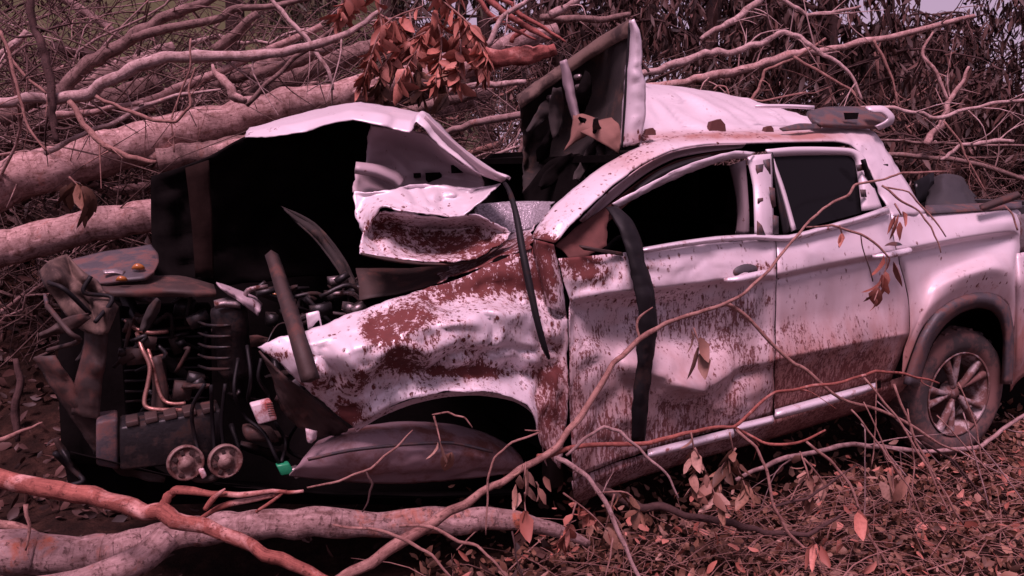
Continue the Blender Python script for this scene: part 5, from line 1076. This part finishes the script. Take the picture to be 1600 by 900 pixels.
o = mb.build('litter_twigs', M['stem']); o['kind'] = 'stuff'

# ------------------------------------------------------------------ leaves one can pick out: sprigs with every leaf a part
LEAF = {}
for m in ('leaf_red', 'leaf_pale', 'leaf_litter'):
    L_ = []
    for k in range(5):
        g = np.random.default_rng(40 + k); V = leaf_verts(np.zeros((1, 3)), np.array([[1., 0, 0]]), np.ones(1), np.array([.17 + .025 * k]), g, fold=.55, curl=.6, lod=1)[0]
        me = bpy.data.meshes.new('leaf'); me.from_pydata(V.tolist(), [], LT[1][3]); me.polygons.foreach_set('use_smooth', [True] * 10); me.materials.append(M[m]); L_.append(me)
    LEAF[m] = L_
def sprig(label, stems, d, leaves, mat, seed, group='sprigs of dry leaves', size=(26, 44), spread=.5, dspread=.05):
    """stems: traced stems; leaves: (px, py) anchors or a count scattered along the stems; leaves hang down"""
    q = random.Random(seed); base = at(stems[0][0][0], stems[0][0][1], d); root = empty('leafy_sprig', base, label, 'leaf sprig', group)
    mb = MB(); anchors = []
    for s in stems:
        P = [at(x, y, d + q.uniform(-dspread, dspread)) - base for x, y in s]; r = 3.2 * .5 * d / FPX
        mb.tube(P, [r * (1 - .5 * i / len(P)) for i in range(len(P))], 5, 4, .2)
        anchors += [(P, f) for f in ()]
        if isinstance(leaves, int):
            for k in range(max(1, leaves // len(stems))):
                f = (q.random() ** .6) * (len(P) - 1); i = min(len(P) - 2, int(f)); anchors.append((P[i].lerp(P[i + 1], f - i), None))
    if not isinstance(leaves, int):
        for l in leaves: anchors.append((at(l[0], l[1], d) - base, l[2:] if len(l) > 2 else None))
    mb.build('stem', M['stem'], root)
    for p, spec in anchors:
        o = bpy.data.objects.new('leaf', q.choice(LEAF[mat])); COL.objects.link(o); o.parent = root
        if spec: D = RT * spec[0] - Vector((0, 0, spec[1])) + FW * q.uniform(-8, 8); L = math.hypot(spec[0], spec[1]) * d / FPX
        else: D = Vector((q.gauss(0, spread), q.gauss(0, spread), -1 + q.gauss(0, .25))); L = q.uniform(*size) * d / FPX
        x_ = D.normalized(); y_ = x_.cross(Vector((q.gauss(0, .6), -1, q.gauss(0, .4)))).normalized(); z_ = x_.cross(y_)
        m = Matrix((x_, y_, z_)).transposed().to_4x4() @ Matrix.Rotation(q.gauss(0, .6), 4, 'X'); m = m @ Matrix.Diagonal((L, L * q.uniform(.8, 1.2), L, 1)); m.translation = p; o.matrix_local = m
    return root
SG = 'dry red leaf sprigs hanging over the bonnet'
sprig('largest sprig of dry red leaves hanging just above the white bonnet', [[(690, -30), (680, 30), (650, 80), (620, 130)], [(680, 20), (690, 70), (680, 130)], [(665, 50), (630, 70), (590, 110)], [(690, 0), (735, 40), (760, 90)], [(660, 10), (600, 40), (566, 130)]], 4.35, 220, 'leaf_red', 1, SG, (20, 38), .62, .22)
sprig('sprig of dry red leaves hanging nearest the broken trunk', [[(720, -30), (716, 30), (720, 80), (714, 130)], [(716, 20), (745, 60), (756, 112)]], 4.5, 100, 'leaf_red', 2, SG, (20, 38), .62, .22)
sprig('sprig of browner leaves hanging at the top edge beside the long forked branch', [[(580, -30), (590, 10), (596, 50), (575, 110)], [(560, -30), (545, 0), (530, 24)], [(590, 20), (620, 40), (640, 60)]], 4.6, 90, 'leaf_red', 3, SG, (20, 38), .62, .22)
sprig('dusky brown leaves hanging lower between the red sprigs and the bonnet', [[(640, 20), (650, 90), (660, 150)], [(650, 70), (690, 110), (700, 150)], [(640, 60), (600, 110), (592, 140)]], 4.8, 90, 'leaf_litter', 4, SG, (20, 38), .62, .22)
sprig('dead brown leaf bunch hanging over the two logs beside the engine bay', [[(108, 276), (122, 290), (140, 310)]], 4.55, [(104, 288, -8, 30), (112, 284, 6, 44), (120, 286, 16, 42), (128, 290, 24, 34), (134, 300, 12, 54), (140, 304, 6, 52), (116, 290, -14, 36), (146, 310, -4, 44), (124, 288, 0, 46)], 'leaf_litter', 5)
sprig('pale leaf pair hanging before the grey arch liner', [[(678, 650), (684, 672), (688, 690)]], 2.42, [(686, 684, 4, 44), (684, 690, -4, 30), (704, 708, 2, 24), (706, 706, -16, 44)], 'leaf_pale', 6)
sprig('cluster of pale leaves at the joint of the long crooked branch', [[(822, 722), (820, 740), (818, 760)]], 2.58, [(816, 726, -6, 26), (824, 732, 14, 40), (812, 742, -2, 36), (806, 756, 8, 34), (826, 760, 8, 34), (836, 752, 16, 30), (820, 736, 26, 18), (840, 760, 20, 24), (812, 770, -14, 24), (850, 744, 14, 20)], 'leaf_pale', 7)
sprig('broad rusty brown leaf hanging alone below the long crooked branch', [[(820, 770), (820, 784), (821, 798)]], 2.56, [(821, 796, -3, 48), (818, 798, 2, 46)], 'leaf_red', 8)
sprig('grey green leaf pair hanging against the front door', [[(1084, 512), (1088, 524), (1092, 536)]], 3.1, [(1080, 518, 10, 32), (1094, 526, 2, 40), (1092, 540, 6, 52), (1098, 548, 6, 42)], 'leaf_pale', 9)
sprig('brown leaf pair hanging on the rear pillar', [[(1398, 318), (1404, 328), (1408, 336)]], 3.58, [(1404, 334, 6, 40), (1410, 330, 12, 20), (1400, 336, 2, 30), (1406, 346, 4, 30)], 'leaf_red', 10)
sprig('single brown leaf hanging above the rear door handle', [[(1312, 352), (1314, 360), (1316, 366)]], 3.42, [(1316, 364, 2, 22), (1314, 366, 4, 20)], 'leaf_red', 11)
sprig('cluster of brown and red leaves hanging over the rear door handle', [[(1386, 398), (1384, 420), (1374, 448), (1366, 470)]], 3.5, [(1380, 398, 4, 36), (1388, 400, 8, 28), (1396, 408, 24, 32), (1384, 424, -2, 40), (1376, 436, -10, 30), (1370, 448, 2, 36), (1362, 462, -6, 16), (1368, 466, 4, 24), (1378, 428, 6, 34)], 'leaf_red', 12)
PG = 'pale leaf sprigs drooping over the litter'
sprig('drooping pale leaf sprig under the sill trim nearest the front wheel arch', [[(1080, 676), (1086, 720), (1080, 770)], [(1086, 700), (1104, 740), (1120, 780)]], 2.9, 30, 'leaf_pale', 13, PG, (20, 36), .5)
sprig('drooping pale leaf sprig below the step in the sill trim', [[(1140, 676), (1150, 720), (1168, 770)], [(1150, 700), (1124, 740), (1128, 790)]], 2.95, 34, 'leaf_litter', 14, PG, (20, 38), .5)
sprig('drooping pale leaf sprig hanging from the wavy branch', [[(1250, 706), (1262, 740), (1268, 780)], [(1256, 716), (1284, 750), (1290, 780)]], 3.15, 26, 'leaf_pale', 15, PG, (18, 32), .5)
sprig('upright curled leaf tuft standing in the litter below the sill', [[(1400, 790), (1396, 760), (1394, 730)]], 3.2, [(1394, 786, -8, -44), (1398, 786, -2, -50), (1402, 786, 6, -46), (1400, 784, 12, -36), (1392, 784, -14, -32)], 'leaf_pale', 16)
sprig('long brown leaf hanging on the thin stem with one leaf', [[(1340, 789), (1344, 800), (1346, 806)]], 3.08, [(1342, 796, 8, 44), (1340, 800, 2, 40)], 'leaf_red', 17)
sprig('brown curled leaves low at the bottom edge by the drooping stem', [[(1270, 840), (1274, 852), (1276, 860)]], 2.9, [(1272, 848, 6, 46), (1276, 850, -8, 38), (1282, 852, 12, 30)], 'leaf_red', 18)
sprig('brown leaf sprig lying in the shade below the front wheel arch', [[(880, 770), (920, 800), (950, 830)], [(900, 785), (890, 820), (880, 850)]], 2.75, 26, 'leaf_red', 19, PG, (20, 34), .9)
sprig('brown leaf sprig below the foot of the front door', [[(930, 770), (980, 770), (1000, 800)], [(960, 772), (950, 810), (940, 850)]], 2.85, 26, 'leaf_litter', 20, PG, (22, 36), .9)
